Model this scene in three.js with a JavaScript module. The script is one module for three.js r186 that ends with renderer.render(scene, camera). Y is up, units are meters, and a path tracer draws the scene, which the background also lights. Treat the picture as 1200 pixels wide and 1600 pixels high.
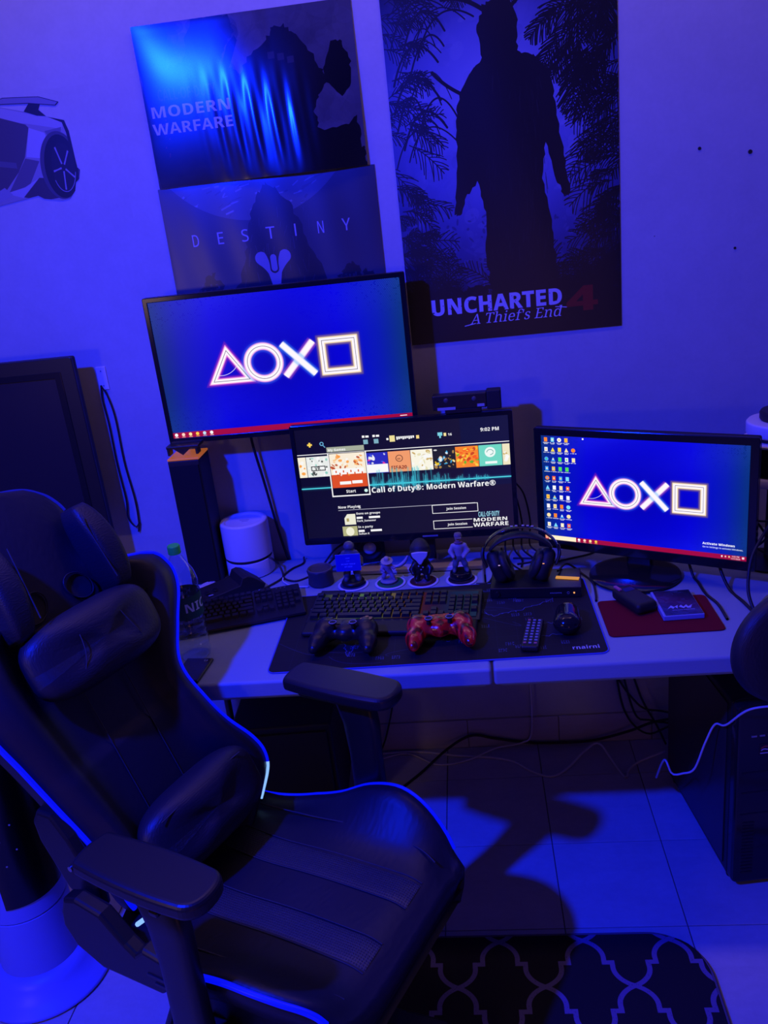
import * as THREE from 'three';
import { RoundedBoxGeometry } from 'three/addons/geometries/RoundedBoxGeometry.js';
import { mergeGeometries, mergeVertices } from 'three/addons/utils/BufferGeometryUtils.js';
import { MarchingCubes } from 'three/addons/objects/MarchingCubes.js';
import { ImprovedNoise } from 'three/addons/math/ImprovedNoise.js';
import { RectAreaLightUniformsLib } from 'three/addons/lights/RectAreaLightUniformsLib.js';
RectAreaLightUniformsLib.init();

// ---------- camera, light, exposure ----------
const scene = new THREE.Scene();
scene.background = new THREE.Color(0x000000);
const camera = new THREE.PerspectiveCamera(61.28, 1200 / 1600, 0.05, 30);
camera.position.set(0, 1.786, 2.499);
camera.rotation.set(-0.3487, 0.1161, -0.1142, 'YXZ');
const renderer = new THREE.WebGLRenderer({ antialias: true });
renderer.toneMapping = THREE.LinearToneMapping;
renderer.toneMappingExposure = 1.0;
renderer.shadowMap.enabled = true;

const LAMP = new THREE.Vector3(-1.25, 2.45, 1.93);            // blue spot lamp, out of frame up left
const lampLight = new THREE.SpotLight(new THREE.Color().setRGB(0.001, 0.015, 1), 34, 0, THREE.MathUtils.degToRad(80), 1, 2);
lampLight.position.copy(LAMP); lampLight.target.position.set(0.35, 0.3, 0.5); lampLight.shadow.radius = 2.2;
scene.add(lampLight, lampLight.target);

const pinkLight = new THREE.RectAreaLight(new THREE.Color().setRGB(1, 0.56, 0.8), 4.6, 2.6, 0.14);   // ceiling strip near the wall
pinkLight.position.set(-0.2, 2.93, 0.4); pinkLight.lookAt(-0.2, 0, 0.4);
scene.add(pinkLight);

const warmLight = new THREE.PointLight(new THREE.Color().setRGB(1, 0.6, 0.48), 0.75, 0, 2);          // floor lamp, out of frame left
warmLight.position.set(-1.85, 1.45, 2.7); warmLight.shadow.radius = 6;
scene.add(warmLight);

const doorFillLight = new THREE.RectAreaLight(new THREE.Color().setRGB(1, 0.42, 0.5), 0.45, 0.8, 1.9);     // added fill light, set at the made-up door behind the camera
doorFillLight.position.set(0.5, 1.05, 4.28); doorFillLight.lookAt(0.5, 1.05, 0);
scene.add(doorFillLight);

// ---------- helpers ----------
let seed = 12345;
const rnd = () => { seed = (seed * 1664525 + 1013904223) >>> 0; return seed / 4294967296; };
const rr = (a, b) => a + (b - a) * rnd();
const V = (x, y, z) => new THREE.Vector3(x, y, z);
const D2R = Math.PI / 180;
const used = {};
function numbered(n) { if (!(n in used)) { used[n] = 0; return n; } used[n]++; return n + '_' + String(used[n]).padStart(3, '0'); }
function thing(name, label, category, pos = [0, 0, 0], turn = 0, group) {
  const o = new THREE.Group(); o.name = numbered(name); scene.add(o);
  o.position.set(...pos); o.rotation.y = turn; o.userData = { label, category };
  if (group) o.userData.group = group;
  return o;
}
function tag(o, label, category, group) { o.userData.label = label; o.userData.category = category; if (group) o.userData.group = group; return o; }
function part(name, geo, mat, parent, label) {
  const m = new THREE.Mesh(geo, mat); m.name = name; parent.add(m);
  if (label) m.userData.label = label;
  return m;
}
function solo(name, geo, mat, label, category, pos = [0, 0, 0], turn = 0, group) {
  const m = new THREE.Mesh(geo, mat); m.name = numbered(name); scene.add(m);
  m.position.set(...pos); m.rotation.y = turn; tag(m, label, category, group); return m;
}
function struct(name, geo, mat) { const m = new THREE.Mesh(geo, mat); m.name = name; m.userData.kind = 'structure'; scene.add(m); return m; }
function norm(g) { const h = g.index ? g.toNonIndexed() : g; for (const k of Object.keys(h.attributes)) if (!['position', 'normal', 'uv'].includes(k)) h.deleteAttribute(k);
  if (!h.attributes.uv) h.setAttribute('uv', new THREE.BufferAttribute(new Float32Array(h.attributes.position.count * 2), 2)); h.morphAttributes = {}; return h; }
const merge = (...l) => mergeGeometries(l.flat().map(norm));
const at = (g, x = 0, y = 0, z = 0) => g.translate(x, y, z);
const rb = (w, h, d, r = 0.004, s = 2) => new RoundedBoxGeometry(w, h, d, s, Math.min(r, w / 2.01, h / 2.01, d / 2.01));
const rbs = (w, h, d, r, x, y, z, s = 2) => at(rb(w, h, d, r, s), x, y, z);
const cyl = (a, b, h, s = 24, open = false) => new THREE.CylinderGeometry(a, b, h, s, 1, open);
const lathe = (p, s = 32) => new THREE.LatheGeometry(p.map(q => new THREE.Vector2(q[0], q[1])), s);
function tube(pts, r, n = 0, closed = false, rad = 8) {
  const c = new THREE.CatmullRomCurve3(pts.map(p => p.isVector3 ? p : V(...p)), closed, 'catmullrom', 0.5);
  return new THREE.TubeGeometry(c, n || pts.length * 6, r, rad, closed);
}
function capTube(pts, r, n = 0, rad = 8) {           // tube with round ends
  const v = pts.map(p => p.isVector3 ? p : V(...p));
  return merge(tube(v, r, n, false, rad), at(new THREE.SphereGeometry(r, rad, 6), ...v[0].toArray()), at(new THREE.SphereGeometry(r, rad, 6), ...v[v.length - 1].toArray()));
}
function rrect(w, h, r) { const s = new THREE.Shape(), x = w / 2, y = h / 2;
  s.moveTo(-x + r, -y); s.lineTo(x - r, -y); s.quadraticCurveTo(x, -y, x, -y + r); s.lineTo(x, y - r); s.quadraticCurveTo(x, y, x - r, y); s.lineTo(-x + r, y); s.quadraticCurveTo(-x, y, -x, y - r); s.lineTo(-x, -y + r); s.quadraticCurveTo(-x, -y, -x + r, -y); return s; }
function ringPts(w, h, r, y) { const o = [], n = 8, c = [[w / 2 - r, h / 2 - r, 0], [-w / 2 + r, h / 2 - r, 1], [-w / 2 + r, -h / 2 + r, 2], [w / 2 - r, -h / 2 + r, 3]];
  c.forEach(([x, z, q], i) => { for (let k = 0; k <= n; k++) { const a = (q + k / n) * Math.PI / 2; o.push(V(x + Math.cos(a) * r, y, z + Math.sin(a) * r)); } const l = o[o.length - 1], [x2, z2, q2] = c[(i + 1) % 4], a2 = q2 * Math.PI / 2, e = V(x2 + Math.cos(a2) * r, y, z2 + Math.sin(a2) * r); for (let k = 1; k < 14; k++) o.push(l.clone().lerp(e, k / 14)); }); return o; }
const poly = p => { const s = new THREE.Shape(); p.forEach((q, i) => i ? s.lineTo(...q) : s.moveTo(...q)); return s; };
function ext(shape, depth, bevel = 0.002, seg = 2) { return new THREE.ExtrudeGeometry(shape, { depth: depth - 2 * bevel, bevelEnabled: bevel > 0, bevelThickness: bevel, bevelSize: bevel, bevelOffset: -bevel, bevelSegments: seg, curveSegments: 10 }).translate(0, 0, bevel); }
// flat slab lying on y=0..h with rounded corners, uv 0..1 over its top
function slab(w, d, h, r, bevel = 0.001) { const g = ext(rrect(w, d, r), h, bevel).rotateX(-Math.PI / 2); planarUV(g, 'x', 'z', w, -d); return g; }
function planarUV(g, a, b, w, h) { const p = g.attributes.position, uv = new Float32Array(p.count * 2), get = { x: i => p.getX(i), y: i => p.getY(i), z: i => p.getZ(i) };
  for (let i = 0; i < p.count; i++) { uv[2 * i] = get[a](i) / w + 0.5; uv[2 * i + 1] = get[b](i) / h + 0.5; }
  g.setAttribute('uv', new THREE.BufferAttribute(uv, 2)); return g; }
function gridGeo(rows, closed = false, cap0 = false, cap1 = false) {   // rows of Vector3, optional closed rings with fan caps
  const pos = [], idx = [], uv = [], m = rows[0].length, n = rows.length;
  rows.forEach((r, i) => r.forEach((p, j) => { pos.push(p.x, p.y, p.z); uv.push(j / (m - 1), i / (n - 1)); }));
  const cols = closed ? m : m - 1;
  for (let i = 0; i < n - 1; i++) for (let j = 0; j < cols; j++) { const a = i * m + j, b = i * m + (j + 1) % m, c = a + m, d = b + m; idx.push(a, b, d, a, d, c); }
  const fan = (i, flip) => { const c = V(0, 0, 0); rows[i].forEach(p => c.add(p)); c.divideScalar(m); const k = pos.length / 3; pos.push(c.x, c.y, c.z); uv.push(0.5, 0.5);
    for (let j = 0; j < m; j++) { const a = i * m + j, b = i * m + (j + 1) % m; flip ? idx.push(a, b, k) : idx.push(b, a, k); } };
  if (cap0) fan(0, false); if (cap1) fan(n - 1, true);
  const g = new THREE.BufferGeometry(); g.setAttribute('position', new THREE.Float32BufferAttribute(pos, 3)); g.setAttribute('uv', new THREE.Float32BufferAttribute(uv, 2)); g.setIndex(idx); g.computeVertexNormals(); return g;
}
const cr = (tab, x) => {                                // smooth interpolation in a table [[x, y], ...]
  if (x <= tab[0][0]) return tab[0][1]; if (x >= tab[tab.length - 1][0]) return tab[tab.length - 1][1];
  let i = 0; while (tab[i + 1][0] < x) i++;
  const n = tab.length - 1, d = k => (tab[k + 1][1] - tab[k][1]) / (tab[k + 1][0] - tab[k][0]), m = k => k <= 0 ? d(0) * 0.5 : k >= n ? d(n - 1) * 0.5 : (d(k - 1) + d(k)) / 2;
  const h = tab[i + 1][0] - tab[i][0], t = (x - tab[i][0]) / h, t2 = t * t, t3 = t2 * t; return (2 * t3 - 3 * t2 + 1) * tab[i][1] + (t3 - 2 * t2 + t) * h * m(i) + (-2 * t3 + 3 * t2) * tab[i + 1][1] + (t3 - t2) * h * m(i + 1);
};
// smooth union of tapered capsules, [ax,ay,az, bx,by,bz, ra, rb], meshed by marching cubes
function blob(bones, k = 0.006, res = 44) {
  const lo = V(1e9, 1e9, 1e9), hi = V(-1e9, -1e9, -1e9);
  for (const b of bones) { const r = Math.max(b[6], b[7]) + k; for (const o of [0, 3]) { lo.min(V(b[o] - r, b[o + 1] - r, b[o + 2] - r)); hi.max(V(b[o] + r, b[o + 1] + r, b[o + 2] + r)); } }
  const c = lo.clone().add(hi).multiplyScalar(0.5), half = Math.max(hi.x - lo.x, hi.y - lo.y, hi.z - lo.z) / 2 * 1.12;
  const mc = new MarchingCubes(res, new THREE.MeshBasicMaterial(), false, false, 60000); mc.isolation = 0;
  const h = res / 2; let q = 0;
  for (let z = 0; z < res; z++) for (let y = 0; y < res; y++) for (let x = 0; x < res; x++) {
    const px = c.x + (x - h) / h * half, py = c.y + (y - h) / h * half, pz = c.z + (z - h) / h * half; let d = 1e9;
    for (const b of bones) { const dx = b[3] - b[0], dy = b[4] - b[1], dz = b[5] - b[2], l = dx * dx + dy * dy + dz * dz; let t = l ? ((px - b[0]) * dx + (py - b[1]) * dy + (pz - b[2]) * dz) / l : 0; t = Math.min(1, Math.max(0, t));
      const e = Math.hypot(px - b[0] - t * dx, py - b[1] - t * dy, pz - b[2] - t * dz) - (b[6] + (b[7] - b[6]) * t);
      const u = Math.max(k - Math.abs(d - e), 0) / k; d = Math.min(d, e) - u * u * k / 4; }
    mc.field[q++] = -d;
  }
  mc.update(); const n = mc.count, P = new Float32Array(mc.positionArray.slice(0, n * 3));
  for (let i = 0; i < n; i++) { P[3 * i] = c.x + P[3 * i] * half; P[3 * i + 1] = c.y + P[3 * i + 1] * half; P[3 * i + 2] = c.z + P[3 * i + 2] * half; }
  let g = new THREE.BufferGeometry(); g.setAttribute('position', new THREE.BufferAttribute(P, 3)); g = mergeVertices(g, half * 1e-4); g.computeVertexNormals();
  g.setAttribute('uv', new THREE.BufferAttribute(new Float32Array(g.attributes.position.count * 2), 2)); return g;
}
function canvas(w, h, draw) { const c = document.createElement('canvas'); c.width = w; c.height = h; const g = c.getContext('2d'); draw(g, w, h); const t = new THREE.CanvasTexture(c); t.colorSpace = THREE.SRGBColorSpace; t.anisotropy = 4; return t; }
const perlin = new ImprovedNoise();
function noiseTex(n, fn, srgb = false) { const a = new Uint8Array(n * n * 4); for (let y = 0; y < n; y++) for (let x = 0; x < n; x++) { const v = fn(x / n, y / n); const i = 4 * (y * n + x); const c = Array.isArray(v) ? v : [v, v, v]; a[i] = 255 * c[0]; a[i + 1] = 255 * c[1]; a[i + 2] = 255 * c[2]; a[i + 3] = 255; }
  const t = new THREE.DataTexture(a, n, n); t.magFilter = THREE.LinearFilter; t.minFilter = THREE.LinearFilter; t.wrapS = t.wrapT = THREE.RepeatWrapping; if (srgb) t.colorSpace = THREE.SRGBColorSpace; t.needsUpdate = true; return t; }
const mat = (r, g, b, rough = 0.5, o = {}) => new THREE.MeshStandardMaterial({ color: new THREE.Color().setRGB(r, g, b), roughness: rough, ...o });

// ---------- materials ----------
const grainA = noiseTex(256, (u, v) => 0.5 + 0.28 * perlin.noise(u * 64, v * 64, 1) + 0.2 * perlin.noise(u * 16, v * 16, 3));
const leatherTex = noiseTex(256, (u, v) => { const a = Math.abs(perlin.noise(u * 40, v * 40, 5)), b = Math.abs(perlin.noise(u * 80, v * 80, 7)); return Math.min(1, 0.25 + a * 1.2 + b * 0.4); });
const wallTex = noiseTex(512, (u, v) => { const n = 0.94 + 0.05 * perlin.noise(u * 6, v * 6, 2) + 0.035 * perlin.noise(u * 30, v * 30, 8) + 0.03 * perlin.noise(u * 120, v * 120, 8); return [n, n, n]; });
const tileTex = noiseTex(512, (u, v) => { const n = 0.9 + 0.07 * perlin.noise(u * 5, v * 9, 2) + 0.05 * perlin.noise(u * 22, v * 40, 8) + 0.03 * perlin.noise(u * 90, v * 90, 8); return [n, n * 0.99, n * 0.98]; });
const M = {
  wall: mat(0.5, 0.5, 0.5, 0.85, { map: wallTex, bumpMap: grainA, bumpScale: 0.0006 }),
  ceiling: mat(0.35, 0.34, 0.34, 0.9),
  tile: [mat(0.6, 0.58, 0.62, 0.38, { map: tileTex }), mat(0.57, 0.55, 0.59, 0.4, { map: tileTex }), mat(0.62, 0.6, 0.64, 0.36, { map: tileTex })],
  grout: mat(0.16, 0.15, 0.15, 0.9),
  skirting: mat(0.55, 0.5, 0.52, 0.4, { map: tileTex }),
  leather: mat(0.014, 0.014, 0.024, 0.48, { bumpMap: leatherTex, bumpScale: 0.0004 }),
  leatherSoft: mat(0.019, 0.018, 0.022, 0.5, { bumpMap: leatherTex, bumpScale: 0.0005 }),
  stitch: mat(0.045, 0.045, 0.05, 0.7),
  blackPlastic: mat(0.011, 0.011, 0.012, 0.38),
  blackMatte: mat(0.009, 0.009, 0.01, 0.6),
  blackGloss: mat(0.012, 0.012, 0.014, 0.12),
  padPU: mat(0.014, 0.013, 0.014, 0.38, { bumpMap: grainA, bumpScale: 0.0002 }),
  rubber: mat(0.014, 0.014, 0.015, 0.75),
  key: mat(0.012, 0.012, 0.013, 0.42),
  whitePlastic: mat(0.72, 0.7, 0.72, 0.42),
  tablePlastic: mat(0.3, 0.38, 0.42, 0.5, { bumpMap: grainA, bumpScale: 0.0005 }),
  metal: mat(0.5, 0.5, 0.52, 0.3, { metalness: 1 }),
  darkMetal: mat(0.08, 0.08, 0.09, 0.4, { metalness: 0.8 }),
  wire: mat(0.012, 0.012, 0.013, 0.5),
  wireWhite: mat(0.65, 0.62, 0.64, 0.5),
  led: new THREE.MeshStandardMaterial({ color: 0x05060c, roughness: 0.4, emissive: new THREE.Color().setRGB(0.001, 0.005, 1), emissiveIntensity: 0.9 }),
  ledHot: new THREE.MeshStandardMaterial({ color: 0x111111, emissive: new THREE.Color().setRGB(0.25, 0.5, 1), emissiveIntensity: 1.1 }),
};
const glow = (r, g, b, k = 1) => new THREE.MeshStandardMaterial({ color: 0x060606, roughness: 0.5, emissive: new THREE.Color().setRGB(r, g, b), emissiveIntensity: k });

// ---------- room shell ----------
const X0 = -2.25, X1 = 1.75, Z1 = 4.3, HC = 3.0;
{
  const g = new THREE.BoxGeometry(X1 - X0 + 0.2, HC + 0.1, 0.12); planarUV(g, 'x', 'y', 1.3, 1.3);
  struct('wall_back', at(g, (X0 + X1) / 2, HC / 2, -0.06), M.wall);
  const gl = new THREE.BoxGeometry(0.12, HC + 0.1, Z1); planarUV(gl, 'z', 'y', 1.3, 1.3);
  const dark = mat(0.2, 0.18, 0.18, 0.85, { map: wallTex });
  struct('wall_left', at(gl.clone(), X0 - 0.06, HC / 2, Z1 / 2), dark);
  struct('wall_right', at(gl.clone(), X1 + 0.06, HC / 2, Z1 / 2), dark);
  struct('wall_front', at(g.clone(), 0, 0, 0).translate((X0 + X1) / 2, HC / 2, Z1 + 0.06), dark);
  struct('ceiling', at(new THREE.BoxGeometry(X1 - X0 + 0.2, 0.1, Z1 + 0.2), (X0 + X1) / 2, HC + 0.05, Z1 / 2), M.ceiling);
  const fl = new THREE.Group(); fl.name = 'floor'; fl.userData.kind = 'structure'; scene.add(fl);
  part('grout_bed', at(new THREE.BoxGeometry(X1 - X0, 0.1, Z1), (X0 + X1) / 2, -0.053, Z1 / 2), M.grout, fl);
  const T = 0.3035, gap = 0.0028, geos = [];
  for (let v = 0; v < 4; v++) { const t = rbs(T - gap, 0.01, T - gap, 0.0012, 0, -0.005, 0, 1); planarUV(t, 'x', 'z', T * 2, T * 2); const uv = t.attributes.uv, ox = rr(0, 1), oy = rr(0, 1); for (let i = 0; i < uv.count; i++) uv.setXY(i, uv.getX(i) + ox, uv.getY(i) + oy); geos.push(t); }
  const rest = [];
  for (let i = -6; i < 7; i++) for (let k = -2; k < 13; k++) {
    const x0 = -0.165 + i * T, z0 = 0.482 + k * T; let x = x0 + T / 2, z = z0 + T / 2;
    if (z - T / 2 < -0.02 || z + T / 2 > Z1 || x - T / 2 < X0 - 0.01 || x + T / 2 > X1) continue;
    const p = [x, rr(-0.0004, 0.0002), z];
    if (k < 5) { const m = part('floor_tile', geos[Math.floor(rnd() * 4)], M.tile[Math.floor(rnd() * 3)], fl); m.position.set(...p); }
    else rest.push(at(geos[0].clone(), ...p));
  }
  for (let i = -6; i < 7; i++) { const w = T - gap, d = 0.482 - 2 * T + T - 0.0015; // cut row along the wall
    const x = -0.165 + i * T + T / 2; if (x - T / 2 < X0 || x + T / 2 > X1) continue;
    const g2 = rbs(w, 0.01, d, 0.0012, 0, -0.005, 0, 1); planarUV(g2, 'x', 'z', T * 2, T * 2); part('floor_tile', g2, M.tile[(i + 9) % 3], fl).position.set(x, 0, d / 2 + 0.0005); }
  const st = part('floor_tile', merge(rest), M.tile[0], fl); st.userData.kind = 'stuff';
  // skirting tiles along the back wall
  const sk = new THREE.Group(); sk.name = 'baseboard_back'; sk.userData.kind = 'structure'; scene.add(sk);
  for (let i = -6; i < 6; i++) { const x = -0.09 + i * 0.3035 + 0.15; if (x - 0.15 < X0 || x + 0.15 > X1) continue; part('skirting_tile', rbs(0.3015, 0.106, 0.009, 0.002, 0, 0.054, 0.005, 1), M.skirting, sk).position.x = x; }
}
// nail holes, scuffs and filler marks on the wall
[[0.768, 1.791, 0.0045, 'small dark nail hole in the wall, right of the other two holes'], [0.64, 1.813, 0.0035, 'small dark nail hole right of the tall jungle poster'], [0.737, 1.553, 0.0028, 'tiny dark nail hole lowest on the bare wall at right']].forEach(([x, y, r, l]) =>
  solo('nail_hole', lathe([[0, 0.0012], [r * 0.5, 0.0016], [r, 0.0022], [r * 1.25, 0.0004]], 10).rotateX(Math.PI / 2), M.blackMatte, l, 'nail hole', [x, y, 0.0001]));

// ---------- lamps outside the frame ----------
{
  const t = thing('spot_lamp', 'black ceiling spot lamp with a glowing blue bulb, out of frame at upper left', 'lamp', [LAMP.x, LAMP.y, LAMP.z]);
  const dir = lampLight.target.position.clone().sub(LAMP).normalize();
  const q = new THREE.Quaternion().setFromUnitVectors(V(0, 1, 0), dir);
  const b = part('bulb', new THREE.SphereGeometry(0.045, 24, 16), glow(0.03, 0.12, 1, 6), t);
  const s = part('shade', lathe([[0.03, -0.12], [0.052, -0.1], [0.056, -0.06], [0.05, -0.06], [0.046, -0.095], [0.0, -0.11]], 32).applyQuaternion(q), M.blackPlastic, t);
  const back = dir.clone().multiplyScalar(-0.11);
  part('stem', capTube([back, [back.x, back.y + 0.1, back.z], [back.x, HC - LAMP.y, back.z]], 0.008), M.darkMetal, t);
  part('ceiling_plate', at(cyl(0.06, 0.06, 0.02, 32), back.x, HC - LAMP.y - 0.01, back.z), M.blackPlastic, t);
}
{
  const t = thing('ceiling_strip', 'dim pink ceiling light panel above the desk, out of frame', 'lamp', [-0.2, HC, 0.4]);
  part('housing', rbs(2.66, 0.05, 0.2, 0.01, 0, -0.026, 0), M.whitePlastic, t);
  part('diffuser', rbs(2.6, 0.006, 0.14, 0.002, 0, -0.053, 0), glow(1, 0.56, 0.8, 0.12), t);
}
{ // made-up door, its glowing pane added as fill from behind the camera
  const t = new THREE.Group(); t.name = 'added_door_1'; t.userData.kind = 'structure'; t.position.set(0.5, 0, Z1); scene.add(t);
  part('added_door_frame', merge(rbs(0.07, 2.12, 0.05, 0.004, -0.475, 1.06, -0.0), rbs(0.07, 2.12, 0.05, 0.004, 0.475, 1.06, -0.0), rbs(1.02, 0.07, 0.05, 0.004, 0, 2.09, -0.0)), mat(0.3, 0.22, 0.2, 0.6), t);
  part('fill_pane', rbs(0.88, 2.02, 0.01, 0.001, 0, 1.04, -0.005), glow(1, 0.42, 0.5, 0.1), t);
}
{
  const t = thing('floor_lamp', 'floor lamp with a round warm glowing shade, out of frame at left', 'lamp', [-1.85, 0, 2.7]);
  part('base', lathe([[0, 0], [0.14, 0], [0.14, 0.015], [0.02, 0.03], [0, 0.03]]), M.blackPlastic, t);
  part('pole', at(cyl(0.012, 0.012, 1.3), 0, 0.67, 0), M.darkMetal, t);
  part('globe', at(new THREE.SphereGeometry(0.12, 32, 20), 0, 1.45, 0), glow(1, 0.56, 0.42, 0.5), t);
}

// ---------- print helpers (flat artwork only) ----------
const S = (g, c, pts, fill = true) => { g.beginPath(); pts.forEach((p, i) => i ? g.lineTo(p[0], p[1]) : g.moveTo(p[0], p[1])); if (fill) { g.closePath(); g.fillStyle = c; g.fill(); } else { g.strokeStyle = c; g.stroke(); } };
function fitText(g, s, x, y, w, h, font = 'sans-serif', weight = 'bold') { g.save(); g.font = `${weight} 100px ${font}`; g.textBaseline = 'alphabetic'; const m = g.measureText(s).width; g.translate(x, y); g.scale(w / m, h / 73); g.fillText(s, 0, 0); g.restore(); }
function mottle(g, w, h, n, cols, a, b, alpha) { for (let i = 0; i < n; i++) { g.globalAlpha = alpha * rnd(); g.fillStyle = cols[Math.floor(rnd() * cols.length)]; g.beginPath(); g.ellipse(rnd() * w, rnd() * h, rr(a, b), rr(a, b), rnd() * 3, 0, 7); g.fill(); } g.globalAlpha = 1; }
function palm(g, x, y, ang, len, n, col, lw = 3) { g.strokeStyle = col; g.lineCap = 'round'; const tx = x + Math.cos(ang) * len, ty = y + Math.sin(ang) * len; g.lineWidth = lw; g.beginPath(); g.moveTo(x, y); g.quadraticCurveTo((x + tx) / 2, (y + ty) / 2 - len * 0.15, tx, ty); g.stroke();
  for (let i = 1; i < n; i++) { const t = i / n, px = x + (tx - x) * t, py = y + (ty - y) * t - len * 0.3 * t * (1 - t); for (const s of [-1, 1]) { const a = ang + s * (0.5 + 0.3 * rnd()), l = len * 0.42 * Math.sin(Math.PI * (0.15 + 0.8 * t)); g.lineWidth = lw * 0.9; g.beginPath(); g.moveTo(px, py); g.quadraticCurveTo(px + Math.cos(a) * l * 0.6, py + Math.sin(a) * l * 0.6, px + Math.cos(a + s * 0.1) * l, py + Math.sin(a) * l + l * 0.25); g.stroke(); } } }
function rocks(g, col, pts, jag, w) { const o = []; for (let i = 0; i < pts.length - 1; i++) for (let k = 0; k < 6; k++) { const t = k / 6; o.push([pts[i][0] + (pts[i + 1][0] - pts[i][0]) * t + rr(-jag, jag), pts[i][1] + (pts[i + 1][1] - pts[i][1]) * t + rr(-jag, jag)]); } o.push(pts[pts.length - 1]); S(g, col, o); }

const texJungle = canvas(944, 1440, (g, w, h) => {          // 1600 px per metre
  g.fillStyle = '#5a6494'; g.fillRect(0, 0, w, h);
  const gr = g.createRadialGradient(w * 0.48, h * 0.33, 60, w * 0.48, h * 0.4, w * 0.75); gr.addColorStop(0, '#929cc8'); gr.addColorStop(0.45, '#5f6aa4'); gr.addColorStop(0.8, '#2c3468'); gr.addColorStop(1, '#10142c'); g.fillStyle = gr; g.fillRect(0, 0, w, h);
  mottle(g, w, h, 900, ['#c0c6cc', '#465084', '#7a84b4', '#262e58'], 6, 40, 0.12);
  for (let i = 0; i < 420; i++) { g.globalAlpha = 0.5; g.fillStyle = rnd() < 0.5 ? '#1c2448' : '#4e588a'; const x = rnd() * w, y = h * rr(0.62, 0.92); g.beginPath(); g.ellipse(x, y, rr(4, 16), rr(2, 7), rnd() * 3, 0, 7); g.fill(); } g.globalAlpha = 1;
  for (let i = 0; i < 60; i++) palm(g, rr(-60, 90), rr(-40, h * 0.8), rr(-0.5, 0.9), rr(60, 210), 9, '#0c1014', 4);
  for (let i = 0; i < 70; i++) palm(g, rr(w - 60, w + 60), rr(-40, h * 0.9), Math.PI + rr(-1.1, 0.3), rr(80, 260), 12, '#0b0f13', 4);
  for (let i = 0; i < 14; i++) palm(g, rr(w * 0.72, w), rr(h * 0.02, h * 0.25), rr(1.6, 2.6), rr(140, 300), 16, '#0a0d12', 5);
  for (let i = 0; i < 16; i++) palm(g, rr(w * 0.3, w * 0.75), rr(-30, 10), rr(0.9, 2.2), rr(60, 130), 9, '#12161c', 4);
  for (let i = 0; i < 18; i++) { g.strokeStyle = '#10141a'; g.lineWidth = rr(3, 9); g.beginPath(); const x = rr(0, 140), y = rr(0, 500); g.moveTo(x, y + 200); g.quadraticCurveTo(x + 80, y - 40, x + rr(120, 240), y + rr(60, 200)); g.stroke(); }
  // old forked tree trunk in the middle of the clearing
  const tk = [[380, 1290], [366, 1080], [372, 900], [350, 760], [300, 820], [262, 900], [240, 890], [262, 760], [272, 560], [290, 440], [350, 340], [400, 300], [386, 190], [410, 110], [470, 84], [530, 110], [548, 190], [540, 290], [610, 310], [668, 380], [690, 520], [716, 700], [738, 850], [712, 872], [680, 800], [640, 640], [622, 780], [650, 960], [668, 1130], [660, 1290]];
  rocks(g, '#0d0d10', tk, 6, 4);
  g.strokeStyle = '#0d0d10'; g.lineCap = 'round'; for (const [x, y, a, b, c, d, w] of [[420, 130, 330, 60, 250, 70, 16], [330, 65, 300, 20, 310, -10, 8], [530, 120, 610, 40, 660, 60, 15], [640, 50, 690, 20, 700, -10, 8], [300, 420, 230, 380, 190, 330, 14], [660, 380, 740, 330, 760, 250, 14], [735, 330, 790, 320, 830, 330, 8], [380, 1270, 300, 1300, 250, 1330, 30], [650, 1270, 740, 1300, 780, 1330, 30]]) { g.lineWidth = w; g.beginPath(); g.moveTo(x, y); g.quadraticCurveTo(a, b, c, d); g.stroke(); }
  g.strokeStyle = '#23262c'; for (let i = 0; i < 130; i++) { g.globalAlpha = 0.6; g.lineWidth = rr(1, 3); const x = rr(390, 640), y = rr(330, 1200); g.beginPath(); g.moveTo(x, y); g.lineTo(x + rr(-8, 8), y + rr(20, 70)); g.stroke(); } g.globalAlpha = 1;
  for (let i = 0; i < 60; i++) palm(g, rr(0, w), rr(h * 0.84, h * 0.92), -Math.PI / 2 + rr(-1.1, 1.1), rr(60, 200), 10, '#0a0d10', 4);
  g.fillStyle = '#0b0c10'; g.fillRect(0, h * 0.88, w, h * 0.12); mottle(g, w, 0, 0, ['#000'], 1, 2, 0);
  for (let i = 0; i < 200; i++) { g.fillStyle = '#0b0c10'; g.beginPath(); g.ellipse(rnd() * w, h * rr(0.84, 0.9), rr(8, 40), rr(4, 16), rnd(), 0, 7); g.fill(); }
  const X = x => (x + 0.155) * 1600, Y = y => (2.275 - y) * 1600;
  g.fillStyle = '#c9cbd0'; fitText(g, 'UNCHARTED', X(-0.094), Y(1.452), 0.37 * 1600, 70, 'sans-serif', '900');
  g.globalCompositeOperation = 'source-atop'; for (let i = 0; i < 40; i++) { g.fillStyle = '#15161a'; g.globalAlpha = 0.8; g.fillRect(X(-0.09) + rnd() * 580, Y(1.452) - rnd() * 70, rr(2, 8), rr(2, 6)); } g.globalAlpha = 1; g.globalCompositeOperation = 'source-over';
  g.fillStyle = '#7e1016'; fitText(g, '4', X(0.287), Y(1.428), 0.085 * 1600, 108, 'sans-serif', '900');
  g.fillStyle = '#d0d2d6'; g.save(); fitText(g, 'A Thief\'s End', X(0.015), Y(1.418), 0.255 * 1600, 46, 'serif', 'italic'); g.restore();
  g.lineWidth = 4; S(g, '#d0d2d6', [[X(0.0), Y(1.415)], [X(0.03), Y(1.42)]], false); S(g, '#d0d2d6', [[X(0.255), Y(1.445)], [X(0.285), Y(1.441)]], false);
});
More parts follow.
